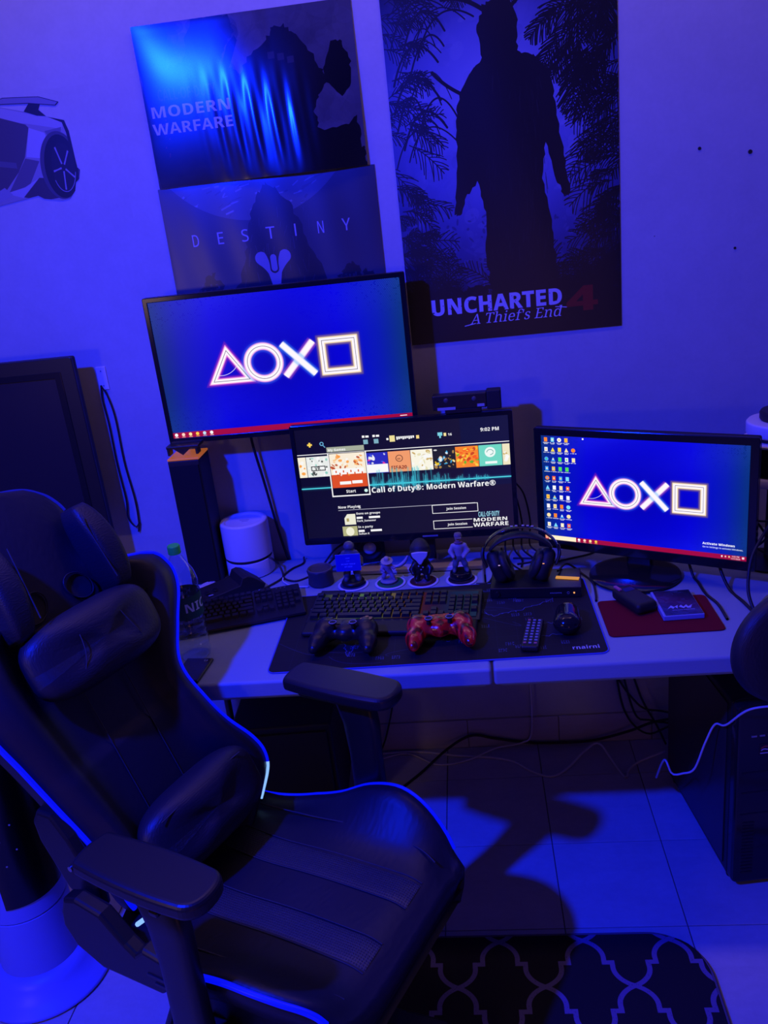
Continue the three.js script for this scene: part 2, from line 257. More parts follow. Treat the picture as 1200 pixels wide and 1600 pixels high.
const texWar = canvas(928, 640, (g, w, h) => {              // 1600 px per metre
  g.fillStyle = '#45454f'; g.fillRect(0, 0, w, h);
  mottle(g, w, h, 500, ['#5c5c68', '#30303a', '#6a6a78'], 20, 90, 0.14);
  rocks(g, '#17171d', [[0, h], [0, 0], [150, 0], [130, 170], [200, 150], [250, 0], [420, 0], [430, 60], [380, 130], [340, 230], [400, 200], [470, 260], [430, 420], [430, h]], 10);
  for (let i = 0; i < 160; i++) { g.globalAlpha = 0.35; g.fillStyle = rnd() < 0.6 ? '#101016' : '#24242c'; g.beginPath(); g.ellipse(rr(0, 400), rr(0, h), rr(10, 60), rr(10, 50), 0, 0, 7); g.fill(); } g.globalAlpha = 1;
  rocks(g, '#0e0e13', [[400, h], [395, 420], [420, 260], [470, 170], [560, 120], [590, 70], [640, 66], [690, 110], [760, 210], [800, 290], [760, 340], [730, 400], [740, 480], [860, 470], [905, 440], [915, 560], [928, 575], [928, h]], 7);
  for (const [x, y] of [[560, 160], [600, 170], [640, 185]]) { g.fillStyle = '#2a2a32'; g.fillRect(x, y, 28, 26); }
  S(g, '#0d0d12', [[330, 250], [395, 110], [430, 80], [440, 100], [400, 180], [350, 270]]);
  rocks(g, '#0b0b10', [[790, 250], [826, 150], [870, 150], [900, 230], [890, 330], [850, 360], [790, 300]], 5);
  g.fillStyle = '#5a2d28'; for (let i = 0; i < 14; i++) g.fillRect(rr(60, 90), rr(300, 560), rr(2, 9), rr(2, 10));
  const X = x => (x + 0.807) * 1600, Y = y => (2.266 - y) * 1600;
  g.fillStyle = '#3c3c4e'; fitText(g, 'CALL·OF·DUTY', X(-0.768), Y(2.084), 0.16 * 1600, 46, 'sans-serif', 'bold');
  g.fillStyle = '#b9b9c8'; fitText(g, 'MODERN', X(-0.796), Y(2.044), 0.225 * 1600, 44, 'sans-serif', 'bold'); fitText(g, 'WARFARE', X(-0.796), Y(2.002), 0.225 * 1600, 44, 'sans-serif', 'bold');
});
const texSpace = canvas(968, 624, (g, w, h) => {
  g.fillStyle = '#32343e'; g.fillRect(0, 0, w, h);
  const gr = g.createLinearGradient(0, h * 0.3, 0, h); gr.addColorStop(0, 'rgba(50,52,62,0)'); gr.addColorStop(1, '#585c6a'); g.fillStyle = gr; g.fillRect(0, 0, w, h);
  g.save(); g.beginPath(); g.arc(430, -330, 500, 0, 7); g.clip(); g.fillStyle = '#4e5462'; g.fillRect(0, 0, w, 200); for (let i = 0; i < 90; i++) { g.globalAlpha = 0.6; g.strokeStyle = rnd() < 0.5 ? '#8f95a2' : '#3a3e48'; g.lineWidth = rr(2, 9); const x = rr(80, 800), y = rr(0, 170); g.beginPath(); g.moveTo(x, y); g.lineTo(x + rr(10, 50), y - rr(2, 18)); g.stroke(); } g.restore(); g.globalAlpha = 1;
  rocks(g, '#15161c', [[290, h], [280, 470], [350, 330], [380, 180], [440, 70], [480, 20], [530, 50], [590, 130], [640, 300], [700, 430], [730, h]], 9);   // dark rock spire
  g.strokeStyle = '#3c404c'; for (let i = 0; i < 70; i++) { g.lineWidth = rr(1, 4); g.globalAlpha = 0.6; const x = rr(330, 660), y = rr(120, 560); g.beginPath(); g.moveTo(x, y); g.lineTo(x + rr(-14, 14), y + rr(20, 60)); g.stroke(); } g.globalAlpha = 1;
  rocks(g, '#1c1a1e', [[20, h], [60, 520], [100, 470], [150, 400], [190, 380], [230, 450], [270, h]], 10); rocks(g, '#17181f', [[690, h], [720, 500], [780, 420], [830, 380], [870, 430], [920, 440], [940, h]], 10);
  for (let i = 0; i < 60; i++) { g.fillStyle = '#4a4c56'; g.globalAlpha = 0.6; g.fillRect(rr(90, 240), rr(420, 600), rr(2, 12), rr(2, 16)); g.fillRect(rr(740, 920), rr(430, 600), rr(2, 12), rr(2, 18)); } g.globalAlpha = 1;
  g.fillStyle = '#a2a6b8'; const L = 'DESTINY', X = x => (x + 0.815) * 1600, Y = y => (1.868 - y) * 1600;
  [...L].forEach((c, i) => { const x = X(-0.745 + i * 0.0715); if (c === 'I') { g.fillRect(x + 16, Y(1.708) - 52, 7, 52); return; } fitText(g, c, x, Y(1.708), c === 'T' ? 42 : 38, 52, 'sans-serif', 'normal'); });
  // three-lobed emblem
  g.save(); g.translate(X(-0.52), Y(1.64)); g.fillStyle = '#7c80a0';
  g.beginPath(); g.moveTo(-18, 96); g.lineTo(-30, 40); g.quadraticCurveTo(-44, 14, -68, -4); g.arc(-54, -30, 28, 2.3, 5.4); g.quadraticCurveTo(-22, -30, -20, 0); g.lineTo(-20, 20); g.arc(0, 20, 20, Math.PI, 0, true); g.lineTo(20, 0); g.quadraticCurveTo(22, -30, 36, -52); g.arc(54, -30, 28, 4.0, 0.85); g.quadraticCurveTo(44, 14, 30, 40); g.lineTo(18, 96); g.closePath(); g.fill();
  g.beginPath(); g.arc(0, -28, 14, Math.PI, 0); g.lineTo(14, 18); g.arc(0, 18, 14, 0, Math.PI); g.closePath(); g.fill(); g.restore();
});
// posters: thin paper with a gentle real buckle
function poster(name, tex, w, h, x, y, z, label, warp, rough, parts) {
  const nu = 110, nv = 70, rows = [], back = [];
  for (let i = 0; i <= nv; i++) { const r = [], b = []; for (let j = 0; j <= nu; j++) { const u = j / nu, v = i / nv; const d = warp(u, v); r.push(V((u - 0.5) * w, (v - 0.5) * h, d + 0.0008)); b.push(V((0.5 - u) * w, (v - 0.5) * h, warp(1 - u, v))); } rows.push(r); back.push(b); }
  const f = gridGeo(rows), bk = gridGeo(back);
  const edge = gridGeo([0, 1].map(s => { const o = []; const src = s ? rows : back.map(r => [...r].reverse()); for (let j = 0; j <= nu; j++) o.push(src[0][j]); for (let i = 1; i <= nv; i++) o.push(src[i][nu]); for (let j = nu - 1; j >= 0; j--) o.push(src[nv][j]); for (let i = nv - 1; i >= 0; i--) o.push(src[i][0]); return o; }));
  const t = thing(name, label, 'poster', [x, y, z]);
  part('sheet', f, new THREE.MeshPhysicalMaterial({ map: tex, roughness: rough, clearcoat: 0.6, clearcoatRoughness: rough * 0.7 }), t);
  part('paper_back', merge(bk, edge), mat(0.3, 0.3, 0.32, 0.8), t);
  for (const [px, py, a] of parts || []) part('tape', at(rbs(0.03, 0.018, 0.0006, 0.0002, 0, 0, 0).rotateZ(a), px, py, 0.003 + warp(px / w + 0.5, py / h + 0.5)), mat(0.5, 0.5, 0.52, 0.25), t);
  return t;
}
const edgeFlat = (u, v) => Math.pow(Math.max(0, 16 * u * (1 - u) * v * (1 - v)), 0.7);
poster('war_game_poster', texWar, 0.58, 0.398, -0.517, 2.067, 0.001, 'glossy poster printed MODERN WARFARE with dark smoke shapes, creased by vertical ripples',
  (u, v) => { const w = Math.exp(-Math.pow((u - 0.52) / 0.25, 4)) * edgeFlat(u, v); const low = cr([[0, 0.9], [0.2, 1], [0.75, 0.02], [1, 0]], v);
    const A = cr([[0, 0.2], [0.3, 0.15], [0.74, 1], [1, 0.4]], u), Bv = cr([[-0.25, 1], [0.95, 0.04]], v) + 1.0 * cr([[0, 1], [0.62, 0]], u) * Math.pow(Math.max(0, v - 0.3) / 0.7, 1.6);
    return 0.0014 + 0.027 * A * Bv + w * low * (0.0012 * Math.sin(u * 62 + 2 * Math.sin(v * 4)) + 0.0005 * Math.sin(u * 135 + v * 7)) + edgeFlat(u, v) * 0.002; }, 0.2);
poster('space_game_poster', texSpace, 0.605, 0.39, -0.5125, 1.673, 0.001, 'poster printed DESTINY with a pale three-lobed emblem, partly behind the upper television',
  (u, v) => 0.0012 + edgeFlat(u, v) * (0.004 + 0.0012 * Math.sin(u * 31 + v * 4)), 0.42);
poster('jungle_poster', texJungle, 0.59, 0.9, 0.14, 1.825, 0.001, 'tall dark jungle poster printed UNCHARTED 4 with a misty clearing, right of the other two',
  (u, v) => 0.0012 + edgeFlat(u, v) * (0.003 + 0.0006 * Math.sin(u * 19 + v * 7)), 0.42);

// car wall sticker: printed vinyl cut to the outline of the car
{
  const body = [[-2.0,1.83],[-2.03,1.93],[-1.97,2.0],[-1.75,2.06],[-1.55,2.12],[-1.36,2.14],[-1.210,2.122],[-1.141,2.103],[-1.111,2.090],[-1.082,2.084],[-1.039,2.071],[-1.032,2.043],[-1.031,1.978],[-1.030,1.950],[-1.024,1.944],[-1.032,1.920],[-1.043,1.913],[-1.050,1.892],[-1.069,1.873],[-1.092,1.871],[-1.143,1.880],[-1.159,1.890],[-1.278,1.875],[-1.6,1.84]];
  const spo = [[-1.75,2.15],[-1.6,2.165],[-1.35,2.16],[-1.204,2.142],[-1.195,2.144],[-1.096,2.136],[-1.043,2.117],[-1.054,2.109],[-1.127,2.122],[-1.208,2.128],[-1.4,2.142],[-1.74,2.135]];
  const strut = [[-1.127,2.122],[-1.145,2.104],[-1.111,2.090],[-1.087,2.087],[-1.104,2.104],[-1.097,2.117]];
  const x0 = -2.05, x1 = -1.0, y0 = 1.8, y1 = 2.2, K = 1400;
  const tx = canvas(1470, 560, (g, w, h) => {
    const P = l => l.map(p => [(p[0] - x0) * K, (y1 - p[1]) * K]);
    g.fillStyle = '#8f8a94'; g.fillRect(0, 0, w, h);
    S(g, '#a29eac', P([[-1.6, 2.13], [-1.21, 2.12], [-1.04, 2.07], [-1.05, 2.05], [-1.15, 2.075], [-1.3, 2.09], [-1.6, 2.1]]));
    S(g, '#4a4248', P([[-1.217,2.096],[-1.149,2.072],[-1.142,2.063],[-1.171,1.991],[-1.199,1.955],[-1.249,1.910],[-1.30,1.9],[-1.9,1.88],[-1.95,1.96],[-1.7,2.04],[-1.45,2.09]]));
    S(g, '#a8a5b8', P([[-1.142,2.063],[-1.101,2.046],[-1.099,2.039],[-1.121,1.983],[-1.167,1.991]])); S(g, '#6a6676', P([[-1.1,2.05],[-1.05,2.055],[-1.06,2.03],[-1.09,2.03]]));
    S(g, '#5c545e', P([[-1.171,1.988],[-1.133,1.977],[-1.175,1.919],[-1.241,1.904]])); S(g, '#a09cae', P([[-1.144,1.935],[-1.202,1.888],[-1.250,1.905],[-1.191,1.915]]));
    S(g, '#3a3238', P([[-1.144,1.935],[-1.1,1.93],[-1.06,1.88],[-1.15,1.875],[-1.2,1.89]]));
    S(g, '#595560', P([[-1.30,1.985],[-1.2,1.965],[-1.2,1.98],[-1.3,2.0]])); S(g, '#8a8798', P([[-1.3, 1.9],[-1.25, 1.92],[-1.23, 1.9],[-1.28, 1.88]]));
    const c = P([[-1.074, 1.957]])[0]; g.save(); g.translate(...c);
    g.fillStyle = '#45414d'; g.beginPath(); g.ellipse(-4, -4, 78, 122, 0.1, 0, 7); g.fill(); g.fillStyle = '#0c0a10'; g.beginPath(); g.ellipse(0, 0, 66, 114, 0.08, 0, 7); g.fill(); g.fillStyle = '#17141c'; g.beginPath(); g.ellipse(8, 4, 46, 88, 0.08, 0, 7); g.fill();
    g.strokeStyle = '#8d8a9c'; g.lineWidth = 5; for (let i = 0; i < 5; i++) for (const s of [-0.09, 0.09]) { const a = i * 1.257 + 0.5 + s; g.beginPath(); g.moveTo(8 + Math.cos(a) * 8, 4 + Math.sin(a) * 14); g.lineTo(8 + Math.cos(a - s * 1.2) * 42, 4 + Math.sin(a - s * 1.2) * 82); g.stroke(); } g.lineWidth = 3; g.beginPath(); g.ellipse(8, 4, 46, 88, 0.08, 0.2, 2.6); g.stroke(); g.restore();
    S(g, '#17131a', P([[-1.082,2.084],[-1.039,2.071],[-1.032,2.043],[-1.031,1.978],[-1.037,1.98],[-1.040,2.04],[-1.046,2.066]]));
    S(g, '#7d7a8e', P(spo)); g.lineWidth = 4; S(g, '#19161c', P([...spo, spo[0]]), false); S(g, '#16131a', P(strut));
  });
  const gs = [body, spo, strut].map((p, i) => { const e = ext(poly(p), 0.0014 + i * 0.0003, 0); const pp = e.attributes.position, uv = e.attributes.uv; for (let k = 0; k < pp.count; k++) uv.setXY(k, (pp.getX(k) - x0) / (x1 - x0), (pp.getY(k) - y0) / (y1 - y0)); return e; });
  const t = thing('car_sticker', 'grey sports car wall sticker with a rear wing, at the upper left', 'wall sticker', [0, 0, 0.0004]);
  const m = new THREE.MeshStandardMaterial({ map: tx, roughness: 0.5 });
  part('car_body', gs[0], m, t); part('rear_wing', gs[1], m, t); part('wing_strut', gs[2], m, t);
}

// ---------- screens ----------
function wallpaper(g, w, h) {
  const gr = g.createLinearGradient(0, 0, w, 0); gr.addColorStop(0, '#022a78'); gr.addColorStop(0.1, '#0214b0'); gr.addColorStop(0.24, '#0000dc'); gr.addColorStop(0.74, '#0000e0'); gr.addColorStop(0.9, '#0218b0'); gr.addColorStop(1, '#033078'); g.fillStyle = gr; g.fillRect(0, 0, w, h);
  const g2 = g.createRadialGradient(w / 2, h * 0.5, 20, w / 2, h * 0.5, w * 0.36); g2.addColorStop(0, 'rgba(0,0,150,0.6)'); g2.addColorStop(1, 'rgba(0,0,150,0)'); g.fillStyle = g2; g.fillRect(0, 0, w, h);
  for (let y = 0; y < h; y += 7) for (let x = 0; x < w; x += 9) { const c = Math.max(0, Math.abs(y / h - 0.5) * 2 - 0.25) * (0.4 + 1.1 * Math.max(0, 0.5 + 0.5 * Math.sin(x * 0.006 + y * 0.012))); if (rnd() < 0.9) { g.globalAlpha = Math.min(0.75, c * 0.42); g.fillStyle = '#5a74ff'; g.fillRect(x + (y / 7 % 2) * 4.5, y, 5, 3); } } g.globalAlpha = 1;
  g.lineJoin = 'miter'; g.lineCap = 'butt';
  const U = x => x * w, W2 = y => y * h, lines = [];
  const glowStroke = (draw, lw, cols) => { g.save(); for (const [c, k, a, b] of [[cols[0], 2.4, 0.22, 14], [cols[1], 1.45, 0.8, 10], ['#fff8ff', 1, 1, 3]]) { g.shadowColor = c; g.shadowBlur = b; g.globalAlpha = a; g.strokeStyle = c; g.lineWidth = lw * k; draw(); g.stroke(); } g.restore(); };
  const lw = w * 0.017;
  const tri = () => { g.beginPath(); g.moveTo(U(0.282), W2(0.385)); g.lineTo(U(0.362), W2(0.605)); g.lineTo(U(0.212), W2(0.605)); g.closePath(); };
  const cir = () => { g.beginPath(); g.ellipse(U(0.427), W2(0.495), w * 0.066, w * 0.066, 0, 0, 7); };
  const cr1 = () => { g.beginPath(); g.moveTo(U(0.508), W2(0.375)); g.lineTo(U(0.632), W2(0.61)); }, cr2 = () => { g.beginPath(); g.moveTo(U(0.634), W2(0.375)); g.lineTo(U(0.51), W2(0.61)); };
  const sq = () => { g.beginPath(); g.rect(U(0.67), W2(0.38), w * 0.13, h * 0.225); };
  glowStroke(tri, lw, ['#ff2fa8', '#ff9adf']); glowStroke(cir, lw * 1.2, ['#3a7bff', '#ffb0e8']); glowStroke(cr2, lw * 1.1, ['#ff60b0', '#ffd2f4']); glowStroke(cr1, lw * 1.1, ['#2f9dff', '#d8e4ff']); glowStroke(sq, lw * 1.1, ['#ffb43a', '#ffe6a8']);
  g.lineWidth = 2; g.strokeStyle = '#1a1030'; for (const d of [tri, cir, sq]) { d(); g.stroke(); } g.strokeStyle = '#e8e0ff'; g.lineWidth = 3; g.beginPath(); g.arc(U(0.25), W2(0.42), w * 0.08, 0.35, 1.75); g.stroke();
  g.fillStyle = '#a0083c'; g.fillRect(0, h * 0.958, w, h * 0.042);
}
function taskIcons(g, x, y, n, s) { const c = ['#fff', '#ffd9c8', '#ffe9a0', '#ffd24a', '#bfe4ff', '#fff']; for (let i = 0; i < n; i++) { g.fillStyle = c[i % 6]; g.beginPath(); g.ellipse(x + i * s * 1.75, y, s * 0.42, s * 0.42, 0, 0, 7); g.fill(); g.fillRect(x + i * s * 1.75 - s * 0.45, y + s * 0.55, s * 0.9, s * 0.12); } }
const texTV = canvas(1280, 720, (g, w, h) => { wallpaper(g, w, h); taskIcons(g, 18, h * 0.976, 6, 22); g.fillStyle = '#fff'; g.fillRect(w * 0.95, h * 0.97, 36, 4); });
const texDesk = canvas(1280, 720, (g, w, h) => {
  wallpaper(g, w, h);
  const cols = ['#ffffff', '#ffe14a', '#ffe9b0', '#f6f6ff', '#fff0c0', '#ffbe3a', '#ff6a3a', '#4aa8ff', '#55e05a', '#ff8a2a', '#7fe0ff', '#ffd24a'];
  for (let r = 0; r < 10; r++) for (let c = 0; c < 5; c++) { if (c === 4 && r !== 1 && r !== 2) continue; const x = 18 + c * 46, y = 12 + r * 65; g.fillStyle = cols[Math.floor(rnd() * cols.length)]; const k = Math.floor(rnd() * 4);
    g.beginPath(); if (k === 0) g.ellipse(x + 14, y + 14, 14, 14, 0, 0, 7); else if (k === 1) { g.moveTo(x + 14, y); g.lineTo(x + 28, y + 28); g.lineTo(x, y + 28); } else g.rect(x + 3, y, 22, 28); g.fill();
    if (rnd() < 0.6) { g.fillStyle = cols[Math.floor(rnd() * cols.length)]; g.fillRect(x + 9, y + 9, 10, 10); } g.fillStyle = '#fff'; for (let q = 0; q < 8; q++) if (rnd() < 0.85) g.fillRect(x - 4 + q * 5, y + 33, 4, 4); if (rnd() < 0.5) for (let q = 0; q < 5; q++) g.fillRect(x + 2 + q * 5, y + 40, 4, 4); }
  g.fillStyle = '#ffb08a'; g.fillRect(2, h * 0.96, 20, 24); g.fillStyle = '#fff2cc'; g.fillRect(26, h * 0.958, 190, 30); taskIcons(g, 236, h * 0.976, 4, 22);
  g.fillStyle = '#fff'; g.font = 'bold 22px sans-serif'; g.fillText('Activate Windows', w * 0.80, h * 0.885); g.font = '15px sans-serif'; g.fillText('Go to Settings to activate Windows.', w * 0.80, h * 0.912);
  taskIcons(g, w * 0.89, h * 0.974, 3, 12); g.fillStyle = '#fff'; g.font = '12px sans-serif'; g.fillText('9:02 PM', w * 0.935, h * 0.975); g.fillText('1/21/2020', w * 0.93, h * 0.995); g.fillStyle = '#ffd9e4'; g.fillRect(w * 0.98, h * 0.966, 14, 14); g.fillStyle = '#fff'; g.beginPath(); g.ellipse(w * 0.22, 12, 6, 6, 0, 0, 7); g.fill();
});
const texConsole = canvas(1280, 720, (g, w, h) => {
  const gr = g.createLinearGradient(0, 0, w, h); gr.addColorStop(0, '#0a0822'); gr.addColorStop(0.6, '#15122e'); gr.addColorStop(1, '#1c1238'); g.fillStyle = gr; g.fillRect(0, 0, w, h); g.fillStyle = 'rgba(0,20,80,0.35)'; g.fillRect(w * 0.78, 0, w * 0.22, h * 0.6);
  const X = x => x * w, Y = y => y * h, R = (c, x, y, a, b) => { g.fillStyle = c; g.fillRect(X(x), Y(y), X(a), Y(b)); }, T = (s, x, y, px, c = '#fff', f = 'bold') => { g.fillStyle = c; g.font = `${f} ${px}px sans-serif`; g.fillText(s, X(x), Y(y)); };
  g.fillStyle = '#ffd95a'; g.fillRect(X(0.062), Y(0.118), 12, 30); g.fillRect(X(0.055), Y(0.13), 30, 12); g.strokeStyle = '#6ab4dc'; g.lineWidth = 6; g.beginPath(); g.arc(X(0.125), Y(0.135), 10, 0, 7); g.stroke(); g.beginPath(); g.moveTo(X(0.131), Y(0.15)); g.lineTo(X(0.14), Y(0.17)); g.stroke();
  for (const x of [0.325, 0.375]) { R('#7fb2c4', x, 0.125, 0.022, 0.04); R('#fff', x - 0.004, 0.088, 0.012, 0.02); R('#fff', x + 0.012, 0.09, 0.016, 0.018); }
  R('#f3e39a', 0.45, 0.105, 0.025, 0.055); R('#fff', 0.435, 0.125, 0.01, 0.018); for (let i = 0; i < 9; i++) R('#fff', 0.482 + i * 0.0095, 0.118, 0.0075, 0.028 - (i % 3) * 0.004); R('#ffe08a', 0.575, 0.118, 0.014, 0.03);
  R('#7fd6e8', 0.675, 0.108, 0.022, 0.03); R('#7fd6e8', 0.682, 0.138, 0.008, 0.02); R('#ffe9a0', 0.703, 0.115, 0.012, 0.028); T('16', 0.722, 0.142, 22); T('9:02 PM', 0.872, 0.125, 30);
  R('#a9b09c', 0.145, 0.17, 0.18, 0.045); T('My Games', 0.15, 0.208, 22, '#fff'); R('#fff', 0, 0.222, 1, 0.007);
  const tile = (x, a, c, n, cs) => { R(c, x, 0.245, a, 0.185); for (let i = 0; i < n; i++) { g.fillStyle = cs[Math.floor(rnd() * cs.length)]; g.globalAlpha = 0.85; g.beginPath(); g.ellipse(X(x + 0.008 + rnd() * (a - 0.016)), Y(0.26 + rnd() * 0.155), rr(3, 15), rr(3, 11), rnd() * 3, 0, 7); g.fill(); } g.globalAlpha = 1; };
  tile(0, 0.038, '#fff6e0', 9, ['#ff9a2a', '#fff']); tile(0.04, 0.108, '#eef2ee', 34, ['#3a3f3c', '#fff', '#fff', '#8ad0c0']); g.strokeStyle = '#222'; g.lineWidth = 5; g.strokeRect(X(0.062), Y(0.335), 84, 26); T('VR', 0.077, 0.366, 28, '#111');
  tile(0.33, 0.102, '#2a2cc0', 20, ['#ff3fa8', '#4a6cff', '#fff', '#fff']); R('#fff', 0.33, 0.35, 0.1, 0.075); tile(0.434, 0.105, '#f7a06c', 0, ['#000']); g.strokeStyle = '#5a3020'; g.lineWidth = 4; g.beginPath(); g.arc(X(0.486), Y(0.31), 20, 0, 7); g.stroke(); T('EA', 0.477, 0.321, 15, '#5a3020'); T('FIFA20', 0.443, 0.405, 30, '#7a1c10');
  tile(0.541, 0.102, '#fffbe8', 30, ['#fff', '#e8e0b0', '#c8a050', '#fff']); tile(0.645, 0.104, '#20202a', 30, ['#ffd21f', '#4ac0ff', '#fff', '#c89a50']); tile(0.75, 0.106, '#ff8a2a', 46, ['#ff5a1a', '#ffc02a', '#5ac02a', '#ffe04a', '#c83a1a']); tile(0.858, 0.106, '#72dcc8', 0, ['#fff']); g.fillStyle = '#f4fffc'; g.beginPath(); g.arc(X(0.91), Y(0.31), 32, 0, 7); g.fill(); g.strokeStyle = '#6aa8a0'; g.lineWidth = 4; g.beginPath(); g.arc(X(0.91), Y(0.315), 20, 3.3, 6.1); g.stroke(); g.beginPath(); g.arc(X(0.91), Y(0.305), 20, 0.4, 1.6); g.stroke(); R('#f4fffc', 0.885, 0.39, 0.055, 0.022);
  tile(0.966, 0.034, '#f6ecc8', 9, ['#c8a040', '#fff']);
  g.save(); g.shadowColor = '#35e6ff'; g.shadowBlur = 14; R('#57e6f2', 0, 0.53, 1, 0.009); g.fillStyle = '#3fb8cc'; for (let i = 0; i < 230; i++) { const x = rr(0.3, 0.9), e = Math.exp(-Math.pow((x - 0.5) / 0.2, 2)), hh = Math.pow(rnd(), 3) * 0.14 * (0.25 + e); g.globalAlpha = 0.7; g.fillRect(X(x), Y(0.534 - hh), 3, Y(hh * 1.5)); } g.restore(); g.globalAlpha = 1;
  R('#0a0818', 0.145, 0.222, 0.187, 0.40); R('#fff', 0.145, 0.222, 0.187, 0.005); R('#fff', 0.145, 0.612, 0.187, 0.012); R('#fff', 0.145, 0.222, 0.006, 0.40); R('#fff', 0.326, 0.222, 0.006, 0.40); R('#e2521c', 0.153, 0.232, 0.171, 0.31); R('#fff3dc', 0.153, 0.232, 0.171, 0.19);
  for (let i = 0; i < 46; i++) { g.fillStyle = ['#ff9a3a', '#ffffff', '#ffc27a', '#b83a10'][i % 4]; g.globalAlpha = 0.8; g.beginPath(); g.ellipse(X(rr(0.16, 0.315)), Y(rr(0.245, 0.43)), rr(3, 16), rr(3, 10), rnd(), 0, 7); g.fill(); } g.globalAlpha = 1; R('#fff', 0.163, 0.37, 0.15, 0.05); for (let i = 0; i < 8; i++) R('#e0561c', 0.175 + i * 0.018, 0.385 + (i % 2) * 0.02, 0.006, 0.02); R('#fff', 0.19, 0.486, 0.055, 0.028); R('#fff', 0.25, 0.482, 0.05, 0.028); T('Start', 0.215, 0.592, 26); g.fillStyle = '#d8fff6'; g.beginPath(); g.arc(X(0.312), Y(0.58), 11, 0, 7); g.fill();
  T('Call of Duty®: Modern Warfare®', 0.337, 0.607, 48);
  T('Now Playing', 0.165, 0.735, 24); T('4', 0.262, 0.735, 22); R('#cfcfe0', 0.165, 0.75, 0.66, 0.004);
  R('#f2f0da', 0.19, 0.79, 0.055, 0.1); g.fillStyle = '#15122e'; g.beginPath(); g.moveTo(X(0.185), Y(0.78)); g.lineTo(X(0.21), Y(0.78)); g.lineTo(X(0.185), Y(0.84)); g.fill(); R('#b0a060', 0.2, 0.83, 0.012, 0.03); T('Dans un groupe', 0.25, 0.80, 20); R('#fff', 0.25, 0.82, 0.03, 0.02); R('#fff', 0.31, 0.82, 0.055, 0.02); T('Dark_Sumoner', 0.25, 0.868, 17);
  R('#b9b884', 0.175, 0.905, 0.073, 0.09); g.fillStyle = '#f4f2d8'; g.beginPath(); g.ellipse(X(0.211), Y(0.955), 26, 30, 0, 0, 7); g.fill(); T('In a party', 0.252, 0.926, 20); R('#fff', 0.252, 0.945, 0.03, 0.02); R('#fff', 0.312, 0.945, 0.055, 0.02); T('Sultan K', 0.252, 0.99, 17);
  g.strokeStyle = '#fff'; g.lineWidth = 4; g.strokeRect(X(0.62), Y(0.755), X(0.215), Y(0.075)); g.strokeRect(X(0.62), Y(0.9), X(0.2), Y(0.075)); T('Join Session', 0.687, 0.803, 21); T('Join Session', 0.687, 0.95, 21); R('#15122e', 0.805, 0.895, 0.03, 0.085);
  g.fillStyle = '#9adcf0'; fitText(g, 'CALL·OF·DUTY', X(0.835), Y(0.885), X(0.1), 34); g.fillStyle = '#fff'; fitText(g, 'MODERN', X(0.808), Y(0.928), X(0.165), 24); fitText(g, 'WARFARE', X(0.808), Y(0.975), X(0.168), 26);
});
const screenMat = (tex, k) => new THREE.MeshPhysicalMaterial({ color: 0x050507, roughness: 0.35, emissiveMap: tex, emissive: 0xffffff, emissiveIntensity: k });
// flat display: body with chamfered shell, frame of four bars, glass; local origin at the centre of the screen's front
function display(t, w, h, depth, bez, tex, k, ob = {}) {
  const bb = ob.bottom || bez, fm = ob.frame || M.blackGloss;
  part('back_shell', merge(rbs(w, h, depth * 0.45, 0.006, 0, 0, -depth * 0.3), rbs(w * 0.72, h * 0.7, depth * 0.5, 0.012, 0, -h * 0.02, -depth * 0.72)), M.blackMatte, t);
  const fr = new THREE.Shape(); const R2 = rrect(w, h, 0.007); fr.curves = R2.curves; const hole = new THREE.Path(); const x0 = -w / 2 + bez, x1 = w / 2 - bez, y0 = -h / 2 + bb, y1 = h / 2 - bez; hole.moveTo(x0, y0); hole.lineTo(x1, y0); hole.lineTo(x1, y1); hole.lineTo(x0, y1); hole.lineTo(x0, y0); fr.holes.push(hole);
  part('frame', at(ext(fr, 0.012, 0.002), 0, 0, -0.008), fm, t);
  const sw = x1 - x0, sh = y1 - y0; const s = new THREE.PlaneGeometry(sw, sh); const box = rb(sw, sh, 0.002, 0.0002, 1); 
  const g = merge(at(s, 0, 0, 0.0012)); part('screen', at(g, 0, (y0 + y1) / 2, 0.0), tex ? screenMat(tex, k) : ob.screen, t);
  return { sw, sh, cy: (y0 + y1) / 2 };
}
function screenLight(o, w, h, y, r, g, b, k) { const l = new THREE.RectAreaLight(new THREE.Color().setRGB(r, g, b), k, w * 0.96, h * 0.96); l.position.set(0, y, 0.006); l.rotation.y = Math.PI; o.add(l); }

// old television on the left wall
{
  const t = thing('wall_television', 'large dark switched-off television on the wall at the left edge', 'television', [-1.567, 1.169, 0.118]);
  display(t, 0.9, 0.57, 0.05, 0.045, null, 0, { bottom: 0.06, frame: M.blackPlastic, screen: new THREE.MeshPhysicalMaterial({ color: new THREE.Color().setRGB(0.02, 0.018, 0.024), roughness: 0.28 }) });
  part('inner_bezel', at((() => { const s = rrect(0.82, 0.475, 0.004); const h = new THREE.Path(); h.moveTo(-0.39, -0.22); h.lineTo(0.39, -0.22); h.lineTo(0.39, 0.22); h.lineTo(-0.39, 0.22); h.lineTo(-0.39, -0.22); s.holes.push(h); return ext(s, 0.004, 0.001); })(), 0, 0.008, 0.0025), M.blackGloss, t);
  part('wall_bracket', rbs(0.3, 0.24, 0.07, 0.004, 0, 0, -0.08), M.darkMetal, t);
}
